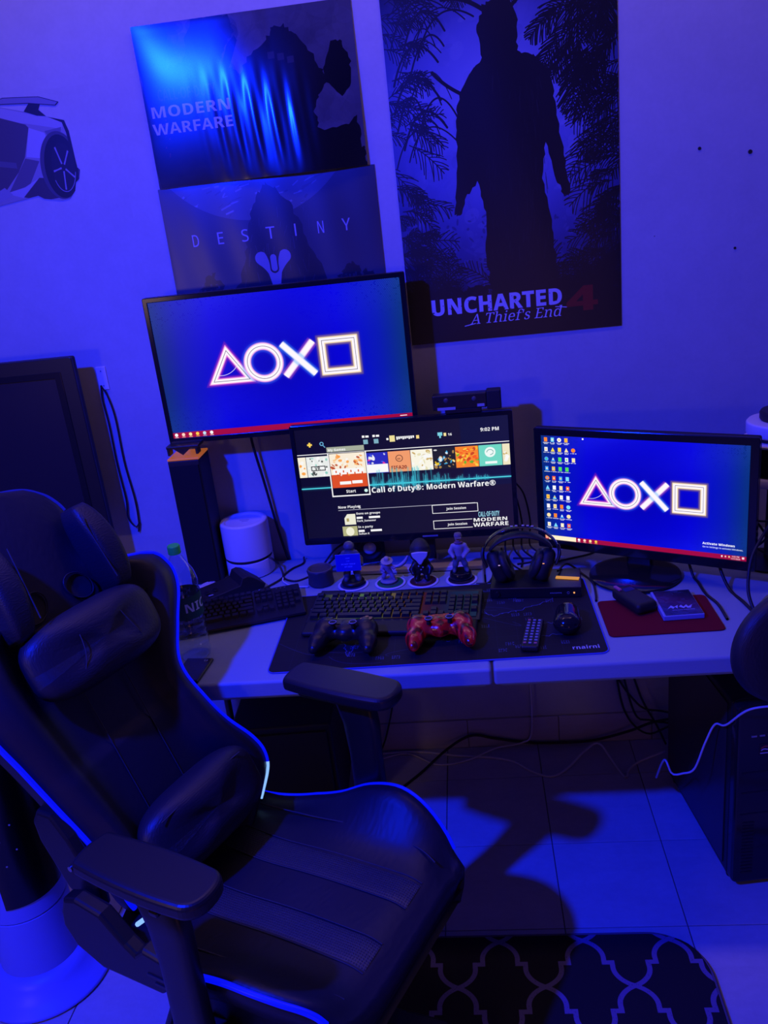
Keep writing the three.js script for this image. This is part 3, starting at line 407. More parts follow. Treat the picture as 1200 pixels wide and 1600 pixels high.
// upper television
{
  const t = thing('upper_television', 'highest of the three lit screens, blue wallpaper, below the DESTINY poster', 'television', [-0.5185, 1.381, 0.104]);
  const s = display(t, 0.732, 0.42, 0.046, 0.014, texTV, 1, { bottom: 0.016 });
  part('wall_bracket', rbs(0.2, 0.14, 0.052, 0.004, 0, -0.03, -0.076), M.darkMetal, t);
  const leg = merge(rbs(0.098, 0.009, 0.075, 0.003, -0.32, -0.213, 0.0), rbs(0.008, 0.022, 0.03, 0.002, -0.364, -0.2265, 0.02), rbs(0.008, 0.022, 0.03, 0.002, -0.28, -0.2265, 0.02), ext(poly([[-0.352, -0.214], [-0.292, -0.214], [-0.322, -0.2375]]), 0.03, 0.001).translate(0, 0, 0.005));
  part('foot', leg, M.blackPlastic, t);
  screenLight(t, s.sw, s.sh, s.cy, 0.02, 0.03, 1, 0.35);
}
// middle monitor with the console menu
{
  const t = thing('console_monitor', 'middle monitor showing the console menu with game tiles', 'monitor', [-0.205, 0.742, 0.15], -0.045);
  const d = new THREE.Group(); d.name = 'display'; t.add(d); d.position.set(0, 0.276, 0); d.rotation.x = -0.03;
  const s = display(d, 0.632, 0.364, 0.045, 0.013, texConsole, 0.95, { bottom: 0.021 });
  part('maker_badge', rbs(0.045, 0.005, 0.001, 0.0003, 0.06, -0.172, 0.0045), mat(0.25, 0.25, 0.28, 0.4), d);
  part('neck', merge(rbs(0.075, 0.19, 0.018, 0.005, 0.03, 0.1, -0.04), rbs(0.12, 0.09, 0.02, 0.006, 0.03, 0.23, -0.045)), M.blackPlastic, t);
  part('base_bar', merge(rbs(0.39, 0.014, 0.055, 0.004, 0.01, 0.007, 0.005), rbs(0.08, 0.014, 0.09, 0.004, 0.03, 0.0072, -0.03)), mat(0.62, 0.56, 0.52, 0.4), t, 'flat pale base bar');
  screenLight(d, s.sw, s.sh, s.cy, 0.5, 0.4, 0.5, 0.16);
}
// right monitor
{
  const t = thing('desktop_monitor', 'right monitor with desktop icons, angled towards the chair on a round base', 'monitor', [0.41, 0.742, 0.3]);
  part('round_base', lathe([[0, 0], [0.118, 0], [0.122, 0.004], [0.12, 0.009], [0.1, 0.014], [0.03, 0.02], [0, 0.021]], 56).scale(1, 1, 0.95), M.blackGloss, t);
  part('neck', merge(rbs(0.07, 0.2, 0.022, 0.006, 0, 0.11, -0.05).rotateY(-0.471), rbs(0.1, 0.1, 0.02, 0.006, 0, 0.22, -0.044).rotateY(-0.471)), M.blackPlastic, t);
  const d = new THREE.Group(); d.name = 'display'; t.add(d); d.position.set(0.012, 0.233, 0.012); d.rotation.set(0, -0.471, 0.0);
  const s = display(d, 0.578, 0.352, 0.05, 0.021, texDesk, 1, { bottom: 0.026 });
  part('power_light', rbs(0.006, 0.004, 0.002, 0.0006, 0.279, -0.155, 0.0045), glow(1, 0.9, 0.4, 1.2), d);
  part('side_buttons', merge([0, 1, 2, 3].map(i => rbs(0.003, 0.011, 0.008, 0.001, 0.2895, -0.06 - i * 0.018, -0.01))), M.blackPlastic, d);
  screenLight(d, s.sw, s.sh, s.cy, 0.03, 0.05, 1, 0.35);
}

// ---------- folding table ----------
const DY = 0.74;
{
  const t = thing('folding_table', 'long white plastic folding table with a seam across its middle', 'table');
  for (const [x0, x1] of [[-0.955, 0.0015], [0.0065, 0.93]]) {
    const p = part('table_panel', rbs(x1 - x0, 0.045, 0.735, 0.008, (x0 + x1) / 2, DY - 0.0225, 0.38, 3), M.tablePlastic, t);
    for (const z of [0.72, 0.04]) part('rim', rbs(x1 - x0 - 0.03, 0.014, 0.02, 0.004, (x0 + x1) / 2, DY - 0.05, z), M.tablePlastic, p);
  }
  for (const x of [-0.87, 0.86]) for (const z of [0.09, 0.67]) part('leg', capTube([[x, 0.012, z], [x, 0.35, z], [x, DY - 0.047, z]], 0.012), M.darkMetal, t);
  for (const x of [-0.87, 0.86]) part('cross_bar', tube([[x, 0.12, 0.09], [x, 0.12, 0.67]], 0.009, 4), M.darkMetal, t);
  for (const z of [0.15, 0.6]) part('hinge', rbs(0.06, 0.008, 0.05, 0.002, 0.004, DY - 0.049, z), M.darkMetal, t);
}
// speakers
function towerSpeaker(x, z, turn, label, w, hgt, d, shiny) {
  const t = thing('tower_speaker', label, 'speaker', [x, DY, z], turn);
  part('cabinet', rbs(w, hgt - 0.006, d, 0.004, 0, (hgt - 0.006) / 2, 0), M.blackMatte, t);
  part('top_cap', rbs(w, 0.006, d, 0.002, 0, hgt - 0.003, 0), new THREE.MeshStandardMaterial({ color: 0xb0501c, roughness: 0.4, emissive: new THREE.Color().setRGB(0.3, 0.075, 0.015), emissiveIntensity: shiny ? 0 : 1 }), t, 'orange top, taskbar light painted in as glow on the left speaker');  // left speaker: glow stands in for red taskbar light falling on the top
  if (!shiny) part('cloth_grille', rbs(w * 0.92, hgt - 0.03, 0.006, 0.002, 0, hgt / 2 - 0.004, d / 2 + 0.002), mat(0.006, 0.006, 0.007, 0.95), t);
  else for (const [y, r] of [[0.048, 0.036], [0.15, 0.036], [0.25, 0.022]]) {
    const c = part('cone', lathe([[0, -0.003], [r * 0.55, -0.005], [r * 0.9, 0.003], [r, 0.004], [r * 1.08, 0.001]], 32).rotateX(Math.PI / 2).translate(0, y, d / 2 + 0.001), M.blackMatte, t);
    part('dust_cap', new THREE.SphereGeometry(r * 0.56, 20, 10, 0, 7, 0, 1.4).scale(1, 0.5, 1).rotateX(Math.PI / 2).translate(0, y, d / 2 - 0.002), shiny ? mat(0.8, 0.78, 0.8, 0.15, { metalness: 0.2 }) : M.blackMatte, c);
  }
}
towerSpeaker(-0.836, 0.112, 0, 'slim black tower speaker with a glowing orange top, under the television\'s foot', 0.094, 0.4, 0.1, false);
towerSpeaker(-0.343, 0.049, 0.15, 'slim black speaker behind the middle monitor, a shiny round driver showing below the screen', 0.092, 0.36, 0.07, true);
// white cylinder with a groove and a recessed lid
{
  const t = thing('white_cylinder', 'white round canister with a dark groove and a sunken lid, beside the left speaker', 'canister', [-0.713, DY, 0.084]);
  const R = 0.0735;
  part('lower_body', lathe([[0, 0.001], [R - 0.004, 0.001], [R, 0.005], [R, 0.05], [R - 0.003, 0.052], [0, 0.052]], 64), M.whitePlastic, t);
  part('groove_ring', lathe([[R - 0.004, 0.052], [R - 0.003, 0.0525], [R - 0.003, 0.0595], [R - 0.004, 0.06]], 64), M.rubber, t);
  part('upper_body', lathe([[0, 0.06], [R - 0.003, 0.06], [R, 0.062], [R, 0.167], [R - 0.004, 0.172], [R - 0.014, 0.173], [R - 0.017, 0.168], [R - 0.019, 0.166], [0, 0.166]], 64), M.whitePlastic, t);
  part('lid_mark', merge(rbs(0.03, 0.0008, 0.006, 0.0003, 0, 0.1665, -0.01), rbs(0.02, 0.0008, 0.004, 0.0003, 0.004, 0.1665, 0.002)), mat(0.45, 0.44, 0.48, 0.5), t);
}
// black wedge shaped device
{
  const t = thing('wedge_dock', 'low black wedge-shaped dock with a raised end, in front of the white canister', 'dock', [-0.76, DY, 0.238], 0.6);
  part('body', ext(poly([[-0.115, 0], [0.105, 0], [0.113, 0.012], [0.075, 0.045], [0.06, 0.052], [0.045, 0.05], [0.035, 0.03], [-0.02, 0.024], [-0.11, 0.016]]), 0.095, 0.003, 3).translate(0, 0, -0.0475), M.blackMatte, t);
  part('button_row', merge([-0.08, -0.055, -0.03].map(x => rbs(0.012, 0.003, 0.02, 0.001, x, 0.0215 + (x + 0.08) * 0.09, 0.01))), M.blackPlastic, t);
  part('label_print', rbs(0.014, 0.0012, 0.006, 0.0004, -0.052, 0.024, 0.035), mat(0.3, 0.3, 0.32, 0.5), t);
}
solo('paper_scrap', (() => { const rows = []; for (let i = 0; i <= 8; i++) { const r = []; for (let j = 0; j <= 8; j++) r.push(V((j / 8 - 0.5) * 0.07, 0.002 + Math.abs(Math.sin(i * 1.7 + j * 2.3)) * 0.008, (i / 8 - 0.5) * 0.03)); rows.push(r); } return gridGeo(rows.reverse()); })(), new THREE.MeshStandardMaterial({ color: 0xc9c0b8, roughness: 0.8, side: THREE.DoubleSide }), 'crumpled pale paper scrap between the left speaker and the wedge dock', 'paper', [-0.835, DY + 0.001, 0.19], 0.7);

// ---------- keyboards ----------
const keyGeo = {};
function keyG(w) { const k = w.toFixed(3); if (!keyGeo[k]) { const u = 0.0175, ww = w * 0.0192 - 0.0017, b = 0.0076; // frustum key cap
  const g = new THREE.BoxGeometry(ww, 0.0085, u, 1, 1, 1); const p = g.attributes.position; for (let i = 0; i < p.count; i++) if (p.getY(i) > 0) { p.setX(i, p.getX(i) - Math.sign(p.getX(i)) * 0.0022); p.setZ(i, p.getZ(i) - Math.sign(p.getZ(i)) * 0.002 - 0.0006); } g.computeVertexNormals(); keyGeo[k] = g; } return keyGeo[k]; }
function layoutKeys(t, x0, z0, y, slope, unit, rowUnit, blocks) {
  const rows = [
    [[0, 1], [2, 1], [3, 1], [4, 1], [5, 1], [6.5, 1], [7.5, 1], [8.5, 1], [9.5, 1], [11, 1], [12, 1], [13, 1], [14, 1]],
    [...Array(13).keys()].map(i => [i, 1]).concat([[13, 2]]),
    [[0, 1.5]].concat([...Array(12).keys()].map(i => [1.5 + i, 1])).concat([[13.5, 1.5]]),
    [[0, 1.75]].concat([...Array(11).keys()].map(i => [1.75 + i, 1])).concat([[12.75, 2.25]]),
    [[0, 2.25]].concat([...Array(10).keys()].map(i => [2.25 + i, 1])).concat([[12.25, 2.75]]),
    [[0, 1.25], [1.25, 1.25], [2.5, 1.25], [3.75, 6.25], [10, 1.25], [11.25, 1.25], [12.5, 1.25], [13.75, 1.25]]];
  if (blocks) { for (let r = 0; r < 3; r++) for (let c = 0; c < 3; c++) rows[r].push([15.3 + c, 1]); rows[4].push([16.3, 1]); for (let c = 0; c < 3; c++) rows[5].push([15.3 + c, 1]);
    for (let r = 1; r < 6; r++) for (let c = 0; c < 4; c++) if (!(c === 3 && (r === 3 || r === 5)) ) rows[r].push([18.6 + c, 1]); }
  rows.forEach((row, r) => row.forEach(([c, w]) => { const m = part('key', keyG(w), M.key, t); m.scale.set(unit / 0.0192, 1, rowUnit / 0.0192); m.position.set(x0 + (c + w / 2) * unit, y + slope * (5 - r) * rowUnit + 0.004, z0 + r * rowUnit + (r > 0 ? 0.006 : 0)); m.rotation.x = Math.atan(slope); }));
}
{ // main keyboard, backlit, with a wrist rest
  const t = thing('backlit_keyboard', 'black keyboard with coloured backlight and a wrist rest, below the middle monitor', 'keyboard', [-0.242, 0.7446, 0.44], -0.088);
  const W = 0.462, sl = 0.1;
  part('case', ext(poly([[-0.075, 0.022], [-0.075, 0.004], [-0.072, 0], [0.068, 0], [0.072, 0.004], [0.072, 0.0075]]), W, 0.003).rotateY(Math.PI / 2).rotateY(Math.PI).translate(W / 2, 0, 0).translate(0, 0, -0.012), M.blackPlastic, t);
  const lt = canvas(512, 128, (g, w, h) => { const gr = g.createLinearGradient(0, 0, w, 0); [[0, '#1a3a2a'], [0.15, '#e8e2a0'], [0.3, '#8ad08a'], [0.42, '#c8d080'], [0.55, '#c07840'], [0.66, '#803820'], [0.74, '#502850'], [0.86, '#2a4a80'], [1, '#3a5a80']].forEach(q => gr.addColorStop(...q)); g.fillStyle = gr; g.fillRect(0, 0, w, h); });
  const pl = new THREE.PlaneGeometry(W - 0.022, 0.122).rotateX(-Math.PI / 2);
  part('backlight_plate', pl.rotateX(sl).translate(0, 0.0166, -0.0135), new THREE.MeshStandardMaterial({ color: 0x050505, emissive: 0xffffff, emissiveMap: lt, emissiveIntensity: 0.18 }), t, 'multicoloured light between the keys');
  layoutKeys(t, -W / 2 + 0.008, -0.064, 0.0118, sl, 0.01975, 0.0192, true);
  part('wrist_rest', rbs(W - 0.01, 0.014, 0.062, 0.006, 0, 0.0072, 0.097, 3), M.blackMatte, t);
  part('cable_clip', rbs(0.07, 0.016, 0.02, 0.004, -0.19, 0.012, -0.098), M.blackPlastic, t);
}
{ // second keyboard
  const t = thing('plain_keyboard', 'plain black unlit keyboard turned at an angle, left of the backlit keyboard', 'keyboard', [-0.7, 0.7448, 0.397], 0.29);
  const W = 0.4, sl = 0.12;
  part('case', ext(poly([[-0.08, 0.024], [-0.08, 0.003], [0.08, 0.0], [0.083, 0.004], [0.082, 0.009], [0.055, 0.011]]), W, 0.003).rotateY(Math.PI / 2).rotateY(Math.PI).translate(W / 2, 0.0004, 0), M.blackPlastic, t);
  layoutKeys(t, -W / 2 + 0.008, -0.062, 0.0125, sl, 0.0171, 0.0185, true);
  part('lock_lights', merge([0, 1, 2].map(i => rbs(0.004, 0.001, 0.002, 0.0003, 0.135 + i * 0.012, 0.0235, -0.073))), mat(0.3, 0.35, 0.3, 0.4), t);
}

// ---------- mouse pads and pointing devices ----------
{
  const tx = canvas(2048, 1024, (g, w, h) => { g.fillStyle = '#0b0c12'; g.fillRect(0, 0, w, h);
    g.strokeStyle = '#1d2233'; g.lineWidth = 2; for (let i = 1; i < 16; i++) { g.beginPath(); g.moveTo(i * w / 16, 0); g.lineTo(i * w / 16, h); g.stroke(); } for (let i = 1; i < 8; i++) { g.beginPath(); g.moveTo(0, i * h / 8); g.lineTo(w, i * h / 8); g.stroke(); }
    // rough continents in outline dots
    const lands = [[[150, 200], [420, 120], [560, 200], [470, 330], [380, 420], [300, 330]], [[450, 500], [580, 560], [520, 760], [470, 880], [430, 700]], [[900, 200], [1080, 140], [1120, 260], [960, 320]], [[930, 370], [1150, 390], [1190, 560], [1090, 800], [1000, 620]], [[1150, 180], [1500, 90], [1840, 170], [1780, 330], [1560, 440], [1400, 480], [1260, 360]], [[1600, 640], [1800, 620], [1830, 780], [1640, 790]]];
    for (const l of lands) { const o = []; for (let i = 0; i < l.length; i++) { const a = l[i], b = l[(i + 1) % l.length]; for (let k = 0; k < 12; k++) { const t = k / 12; o.push([a[0] + (b[0] - a[0]) * t + rr(-16, 16), a[1] + (b[1] - a[1]) * t + rr(-16, 16)]); } } S(g, '#141828', o); g.lineWidth = 3; S(g, '#5c6cae', [...o, o[0]], false); }
    g.fillStyle = '#6a7ab0'; for (let i = 0; i < 46; i++) { const x = rr(80, w - 120), y = rr(60, h - 90); for (let k = 0; k < 3; k++) for (let q = 0; q < 4; q++) g.fillRect(x + q * 14, y + k * 14, rr(4, 11), 4); }
    g.strokeStyle = '#3c4878'; g.lineWidth = 2; for (let i = 0; i < 24; i++) { const x = rr(100, w - 100), y = rr(100, h - 100); g.beginPath(); g.moveTo(x, y); g.quadraticCurveTo(x + rr(-200, 200), y + rr(-160, 160), x + rr(-400, 400), y + rr(-150, 150)); g.stroke(); }
    g.fillStyle = '#c7c9d2'; fitText(g, 'rnairni', w - 205, h - 52, 165, 40, 'sans-serif', 'bold'); });
  const t = thing('desk_mat', 'large dark desk mat with a world map print, under the backlit keyboard and controllers', 'desk mat', [-0.1315, DY + 0.0004, 0.502], 0.012);
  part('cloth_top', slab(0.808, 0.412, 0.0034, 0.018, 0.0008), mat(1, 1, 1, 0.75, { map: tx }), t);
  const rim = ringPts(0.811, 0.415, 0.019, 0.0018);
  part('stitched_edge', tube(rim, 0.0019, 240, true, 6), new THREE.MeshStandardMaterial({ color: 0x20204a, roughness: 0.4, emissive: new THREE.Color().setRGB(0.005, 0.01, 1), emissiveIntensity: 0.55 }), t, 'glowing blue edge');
}
{
  const t = thing('gaming_mouse', 'black mouse with a small glowing blue logo, right of the remote control', 'mouse', [0.196, 0.7446, 0.572], -0.12);
  part('shell', blob([[0, 0.014, -0.035, 0, 0.018, 0.025, 0.024, 0.029], [0, 0.012, 0.03, 0, 0.012, -0.03, 0.026, 0.022]], 0.02, 40).scale(1.05, 0.82, 1).translate(0, 0.0125, 0), M.blackGloss, t);
  part('scroll_wheel', cyl(0.009, 0.009, 0.008, 20).rotateZ(Math.PI / 2).translate(0, 0.031, -0.037), M.rubber, t);
  part('button_split', rbs(0.0012, 0.004, 0.03, 0.0004, 0, 0.036, -0.02), M.rubber, t);
  part('logo_light', (() => { const s = poly([[-0.009, 0.006], [0, 0.001], [0.009, 0.006], [0.004, -0.003], [0, -0.008], [-0.004, -0.003]]); return ext(s, 0.0012, 0.0003).rotateX(-Math.PI / 2 + 0.3).translate(0, 0.0435, 0.027); })(), glow(0.1, 0.25, 1, 1.2), t);
}
{
  const t = thing('remote_control', 'slim black remote control with rows of small pale buttons, left of the gaming mouse', 'remote control', [0.107, 0.7446, 0.617], -0.18);
  part('body', rbs(0.043, 0.016, 0.145, 0.006, 0, 0.0082, 0, 3), M.blackPlastic, t);
  for (let r = 0; r < 9; r++) for (let c = 0; c < 3; c++) part('button', rbs(0.0075, 0.003, 0.006, 0.001, -0.0125 + c * 0.0125, 0.0168, -0.058 + r * 0.0142, 1), (r === 8 && c !== 1) || (r === 0 && c === 0) ? mat(0.55, 0.16, 0.16, 0.4) : mat(0.3, 0.3, 0.32, 0.4), t);
}
{
  const t = thing('red_mouse_mat', 'small dark red mouse mat on the right of the table, under the game case', 'mouse mat', [0.423, DY + 0.0004, 0.536], 0.012);
  part('cloth', slab(0.272, 0.19, 0.003, 0.016, 0.0008), new THREE.MeshPhysicalMaterial({ color: new THREE.Color().setRGB(0.2, 0.008, 0.016), roughness: 0.9, specularIntensity: 0.2 }), t);
}
{
  const tx = canvas(256, 384, (g, w, h) => { g.fillStyle = '#1d2638'; g.fillRect(0, 0, w, h); mottle(g, w, h, 120, ['#2a3850', '#39486a', '#121826'], 6, 40, 0.5); g.fillStyle = '#a9b6d6'; S(g, '#a9b6d6', [[34, 290], [70, 236], [86, 262], [118, 236], [104, 290], [92, 262], [74, 290], [62, 268]]); S(g, '#a9b6d6', [[118, 262], [140, 236], [150, 266], [176, 236], [184, 266], [216, 240], [196, 290], [172, 290], [166, 270], [146, 290]]); g.font = 'bold 17px sans-serif'; g.fillStyle = '#8b98ba'; g.fillText('MODERN WARFARE', 62, 318); });
  const t = thing('game_case', 'blue game case with pale MW lettering, lying on the red mouse mat', 'game case', [0.474, 0.7436, 0.502], 0.03);
  part('case', rbs(0.098, 0.013, 0.138, 0.002, 0, 0.0066, 0), mat(0.25, 0.3, 0.55, 0.25), t);
  const c = slab(0.09, 0.132, 0.0006, 0.001, 0.0002); part('cover_print', at(c, 0.002, 0.0131, 0), mat(1, 1, 1, 0.25, { map: tx }), t);
}
{
  const t = thing('handheld_device', 'small black handheld device with a pink tab, left of the game case', 'device', [0.375, 0.7436, 0.475], 0.42);
  part('body', rbs(0.06, 0.03, 0.12, 0.012, 0, 0.0152, 0, 4), M.blackMatte, t);
  part('pink_tab', rbs(0.009, 0.006, 0.028, 0.002, -0.018, 0.032, -0.045), mat(0.5, 0.12, 0.2, 0.4), t, 'pink tab');
  part('screen_strip', rbs(0.03, 0.001, 0.02, 0.0004, 0.004, 0.0303, -0.03), M.blackGloss, t);
  part('plug', merge(cyl(0.0018, 0.0018, 0.014, 12).rotateX(Math.PI / 2).translate(0.034, 0.006, 0.072), cyl(0.0032, 0.0032, 0.016, 12).rotateX(Math.PI / 2).translate(0.034, 0.006, 0.056)), M.metal, t);
}
// ---------- game controllers ----------
function gamepad(name, label, pos, turn, body, grip, tint) {
  const t = thing(name, label, 'game controller', pos, turn);
  const b = [];
  b.push([-0.05, 0.03, -0.016, 0.05, 0.03, -0.016, 0.0185, 0.0185], [-0.052, 0.03, 0.002, 0.052, 0.03, 0.002, 0.015, 0.015], [0, 0.03, -0.02, 0, 0.029, 0.008, 0.019, 0.016]);
  for (const s of [-1, 1]) b.push([s * 0.052, 0.031, -0.01, s * 0.064, 0.024, 0.036, 0.024, 0.0185], [s * 0.064, 0.024, 0.036, s * 0.068, 0.019, 0.062, 0.0185, 0.0135], [s * 0.052, 0.032, -0.012, s * 0.052, 0.032, -0.012, 0.025, 0.025]);
  part('shell', blob(b, 0.018, 64), body, t);
  part('touchpad', rbs(0.052, 0.004, 0.03, 0.003, 0, 0.0505, -0.016).rotateX(0.0), grip, t);
  part('light_bar', rbs(0.044, 0.004, 0.004, 0.001, 0, 0.045, -0.037), tint, t);
  for (const s of [-1, 1]) {
    const k = part('thumbstick', lathe([[0, 0.011], [0.0072, 0.0125], [0.0098, 0.0115], [0.0098, 0.009], [0.0055, 0.006], [0.0062, -0.004], [0, -0.004]], 24), M.rubber, t); k.position.set(s * 0.0255, 0.053, 0.012);
    part('stick_ring', new THREE.TorusGeometry(0.0088, 0.0009, 6, 24).rotateX(Math.PI / 2).translate(0, 0.012, 0), mat(0.35, 0.35, 0.38, 0.3), k);
    part('shoulder_button', rbs(0.03, 0.012, 0.014, 0.004, s * 0.052, 0.047, -0.034), M.blackGloss, t);
  }
  part('direction_pad', merge(rbs(0.0075, 0.005, 0.022, 0.0016, -0.053, 0.0565, -0.015), rbs(0.022, 0.005, 0.0075, 0.0016, -0.053, 0.0565, -0.015)), M.blackPlastic, t);
  for (const [x, z] of [[0, -0.0105], [0.0105, 0], [0, 0.0105], [-0.0105, 0]]) part('face_button', at(cyl(0.0048, 0.005, 0.005, 18), 0.053 + x, 0.0575, -0.015 + z), M.blackGloss, t);
  part('speaker_slot', rbs(0.014, 0.002, 0.004, 0.0008, 0, 0.0475, 0.009), M.rubber, t);
  return t;
}
const redCamo = (() => { const tx = noiseTex(256, (u, v) => { const n = perlin.noise(u * 7, v * 7, 4); return n > 0.12 ? [1, 0.2, 0.16] : n > -0.12 ? [0.85, 0.06, 0.07] : [0.42, 0.03, 0.05]; }, true); return tx; })();
{
  gamepad('black_controller', 'black game controller lying on the desk mat, left of the red one', [-0.352, 0.7446 + 0.006, 0.6], -0.1, mat(0.012, 0.012, 0.014, 0.36), M.blackPlastic, glow(0.3, 0.35, 0.6, 0.5));
  const t = gamepad('red_controller', 'red camouflage game controller on the desk mat, right of the black one', [-0.116, 0.7446 + 0.006, 0.606], 0.06, new THREE.MeshPhysicalMaterial({ map: redCamo, roughness: 0.28, clearcoat: 0.5, clearcoatRoughness: 0.15 }), new THREE.MeshPhysicalMaterial({ map: redCamo, roughness: 0.3 }), glow(1, 0.5, 0.15, 0.8));
  const g = t.children[0].geometry, p = g.attributes.position, uv = g.attributes.uv; for (let i = 0; i < p.count; i++) uv.setXY(i, p.getX(i) * 9 + p.getY(i) * 4, p.getZ(i) * 9 + p.getY(i) * 5);
}
// ---------- headset on its amplifier box ----------
{
  const t = thing('amplifier_box', 'flat black box with a small orange light, under the headset', 'amplifier', [0.139, 0.7446, 0.345], -0.1);
  part('case', rbs(0.24, 0.03, 0.12, 0.003, 0, 0.0152, 0), M.blackPlastic, t);
  part('status_light', rbs(0.004, 0.004, 0.002, 0.0008, 0.1, 0.014, 0.0605), glow(1, 0.35, 0.1, 1.5), t, 'orange status light');
  part('print', merge([0, 1, 2, 3, 4, 5].map(i => rbs(0.0035, 0.003, 0.0006, 0.0002, 0.04 + i * 0.0052, 0.014, 0.0602)), new THREE.TorusGeometry(0.003, 0.0006, 6, 16).translate(0.085, 0.014, 0.0602)), mat(0.3, 0.3, 0.33, 0.5), t);
  part('dial', at(cyl(0.006, 0.007, 0.006, 20).rotateX(Math.PI / 2), -0.1, 0.015, 0.062), M.blackPlastic, t);
  solo('amber_glow_card', rb(0.062, 0.003, 0.014, 0.001), glow(0.85, 0.36, 0.03, 0.75), 'narrow amber card lying on the black box, monitor glow painted in, right of the headset', 'light', [0.222, 0.7446 + 0.0322, 0.36], -0.28);  // yellow card, its glow stands in for monitor light falling on it
}
{
  const t = thing('headset', 'black over-ear headset standing on the amplifier box, cups leaning inwards', 'headset', [0.103, 0.7752, 0.345], -0.06);
  const arc = (r, y0, ry, n = 24, a0 = -0.25, a1 = Math.PI + 0.25) => [...Array(n + 1).keys()].map(i => { const a = a0 + (a1 - a0) * i / n; return V(-Math.cos(a) * r, y0 + Math.sin(a) * ry, 0); });
  part('outer_band', (() => { const c = arc(0.1, 0.075, 0.078), rows = []; for (const p of c) { const n = V(p.x, (p.y - 0.06) * 1.2, 0).normalize(), r = []; for (let k = 0; k < 10; k++) { const a = k / 10 * Math.PI * 2; r.push(p.clone().addScaledVector(n, Math.cos(a) * 0.003).add(V(0, 0, Math.sin(a) * 0.012))); } rows.push(r); } return gridGeo(rows, true, true, true); })(), M.blackGloss, t);
  part('head_cushion', (() => { const c = arc(0.086, 0.068, 0.062, 20, 0.35, Math.PI - 0.35), rows = []; c.forEach((p, i) => { const n = V(p.x, (p.y - 0.05), 0).normalize(), r = [], w = 0.6 + 0.4 * Math.sin(Math.PI * i / 20); for (let k = 0; k < 12; k++) { const a = k / 12 * Math.PI * 2; r.push(p.clone().addScaledVector(n, Math.cos(a) * 0.007 * w).add(V(0, 0, Math.sin(a) * 0.022 * w))); } rows.push(r); }); return gridGeo(rows, true, true, true); })(), M.leatherSoft, t);
  for (const s of [-1, 1]) {
    const cup = part('ear_cup', blob([[s * 0.072, 0.068, 0, s * 0.052, 0.02, 0.0, 0.02, 0.021], [s * 0.066, 0.05, 0.02, s * 0.054, 0.022, 0.018, 0.016, 0.018], [s * 0.066, 0.05, -0.02, s * 0.054, 0.022, -0.018, 0.016, 0.018]], 0.02, 36), M.blackMatte, t);
    part('ear_cushion', new THREE.TorusGeometry(0.026, 0.012, 12, 28).scale(1, 1.15, 0.9).rotateY(Math.PI / 2).rotateZ(s * 0.4 * -1).translate(s * 0.04, 0.044, 0), M.leatherSoft, t);
    part('yoke', capTube([[s * 0.1, 0.095, 0], [s * 0.102, 0.075, 0.012], [s * 0.092, 0.05, 0.02]], 0.004), M.blackPlastic, t);
    part('cup_light', rbs(0.005, 0.002, 0.002, 0.0006, s * 0.058, 0.06, 0.0385), glow(s > 0 ? 1 : 0.6, 0.4, s > 0 ? 0.15 : 0.9, 1), cup);
  }
  part('band_print', merge([-0.02, -0.008, 0.01, 0.022, 0.034].map(x => rbs(0.007, 0.0008, 0.009, 0.0003, x, 0.1563 - x * x * 3.2, 0).rotateZ(0))), mat(0.5, 0.45, 0.4, 0.35), t);
}
// ---------- camera bar ----------
{
  const t = thing('camera_bar', 'long black camera bar with two lenses, clipped on top of the middle monitor', 'camera', [-0.012, 1.2005, 0.142], -0.045);
  part('body', rbs(0.15, 0.042, 0.034, 0.004, -0.018, 0.034, 0), M.blackPlastic, t);
  part('end_block', rbs(0.04, 0.054, 0.036, 0.004, 0.076, 0.033, 0), M.blackMatte, t);
  part('stand', rbs(0.1, 0.014, 0.03, 0.003, -0.01, 0.0075, 0), M.blackPlastic, t);
  part('clip', rbs(0.1, 0.03, 0.004, 0.001, -0.01, -0.004, -0.028).translate(0, 0, 0.0), M.blackPlastic, t);
  for (const x of [-0.055, 0.022]) part('lens', at(new THREE.SphereGeometry(0.008, 20, 10, 0, 7, 0, 1.2).rotateX(Math.PI / 2), x, 0.04, 0.0125), mat(0.08, 0.08, 0.1, 0.08), t);
  part('sticker', merge(rbs(0.05, 0.008, 0.0012, 0.0003, -0.055, 0.017, 0.0172), rbs(0.02, 0.008, 0.0012, 0.0003, 0.04, 0.021, 0.0172)), mat(0.4, 0.4, 0.42, 0.4), t, 'pale sticker strips');
}

// ---------- figurines on round coasters ----------
function coaster(x, z, label, ringC, midC, draw) {
  const t = thing('coaster', label, 'coaster', [x, DY + 0.0004, z], 0, 'round coasters under the figurines');
  const tx = canvas(256, 256, (g, w) => { g.fillStyle = '#d6d4dc'; g.fillRect(0, 0, w, w); const D = (c, r) => { g.fillStyle = c; g.beginPath(); g.arc(128, 128, r, 0, 7); g.fill(); }; D(ringC, 112); D(midC, 74); draw && draw(g); });
  const b = part('board', lathe([[0, 0], [0.044, 0], [0.0455, 0.0015], [0.044, 0.003], [0, 0.003]], 48), mat(0.68, 0.66, 0.7, 0.5), t);
  const p = new THREE.CircleGeometry(0.0435, 48).rotateX(-Math.PI / 2).translate(0, 0.00325, 0); part('print', p, mat(1, 1, 1, 0.5, { map: tx }), t);
}
const scribble = c => g => { g.strokeStyle = c; g.lineWidth = 8; for (let i = 0; i < 9; i++) { g.beginPath(); g.moveTo(rr(70, 180), rr(80, 180)); g.quadraticCurveTo(rr(60, 190), rr(60, 190), rr(70, 180), rr(80, 180)); g.stroke(); } };
coaster(-0.377, 0.238, 'blue-ringed coaster under the figurine holding a blue sign', '#20386a', '#141a2a', null);
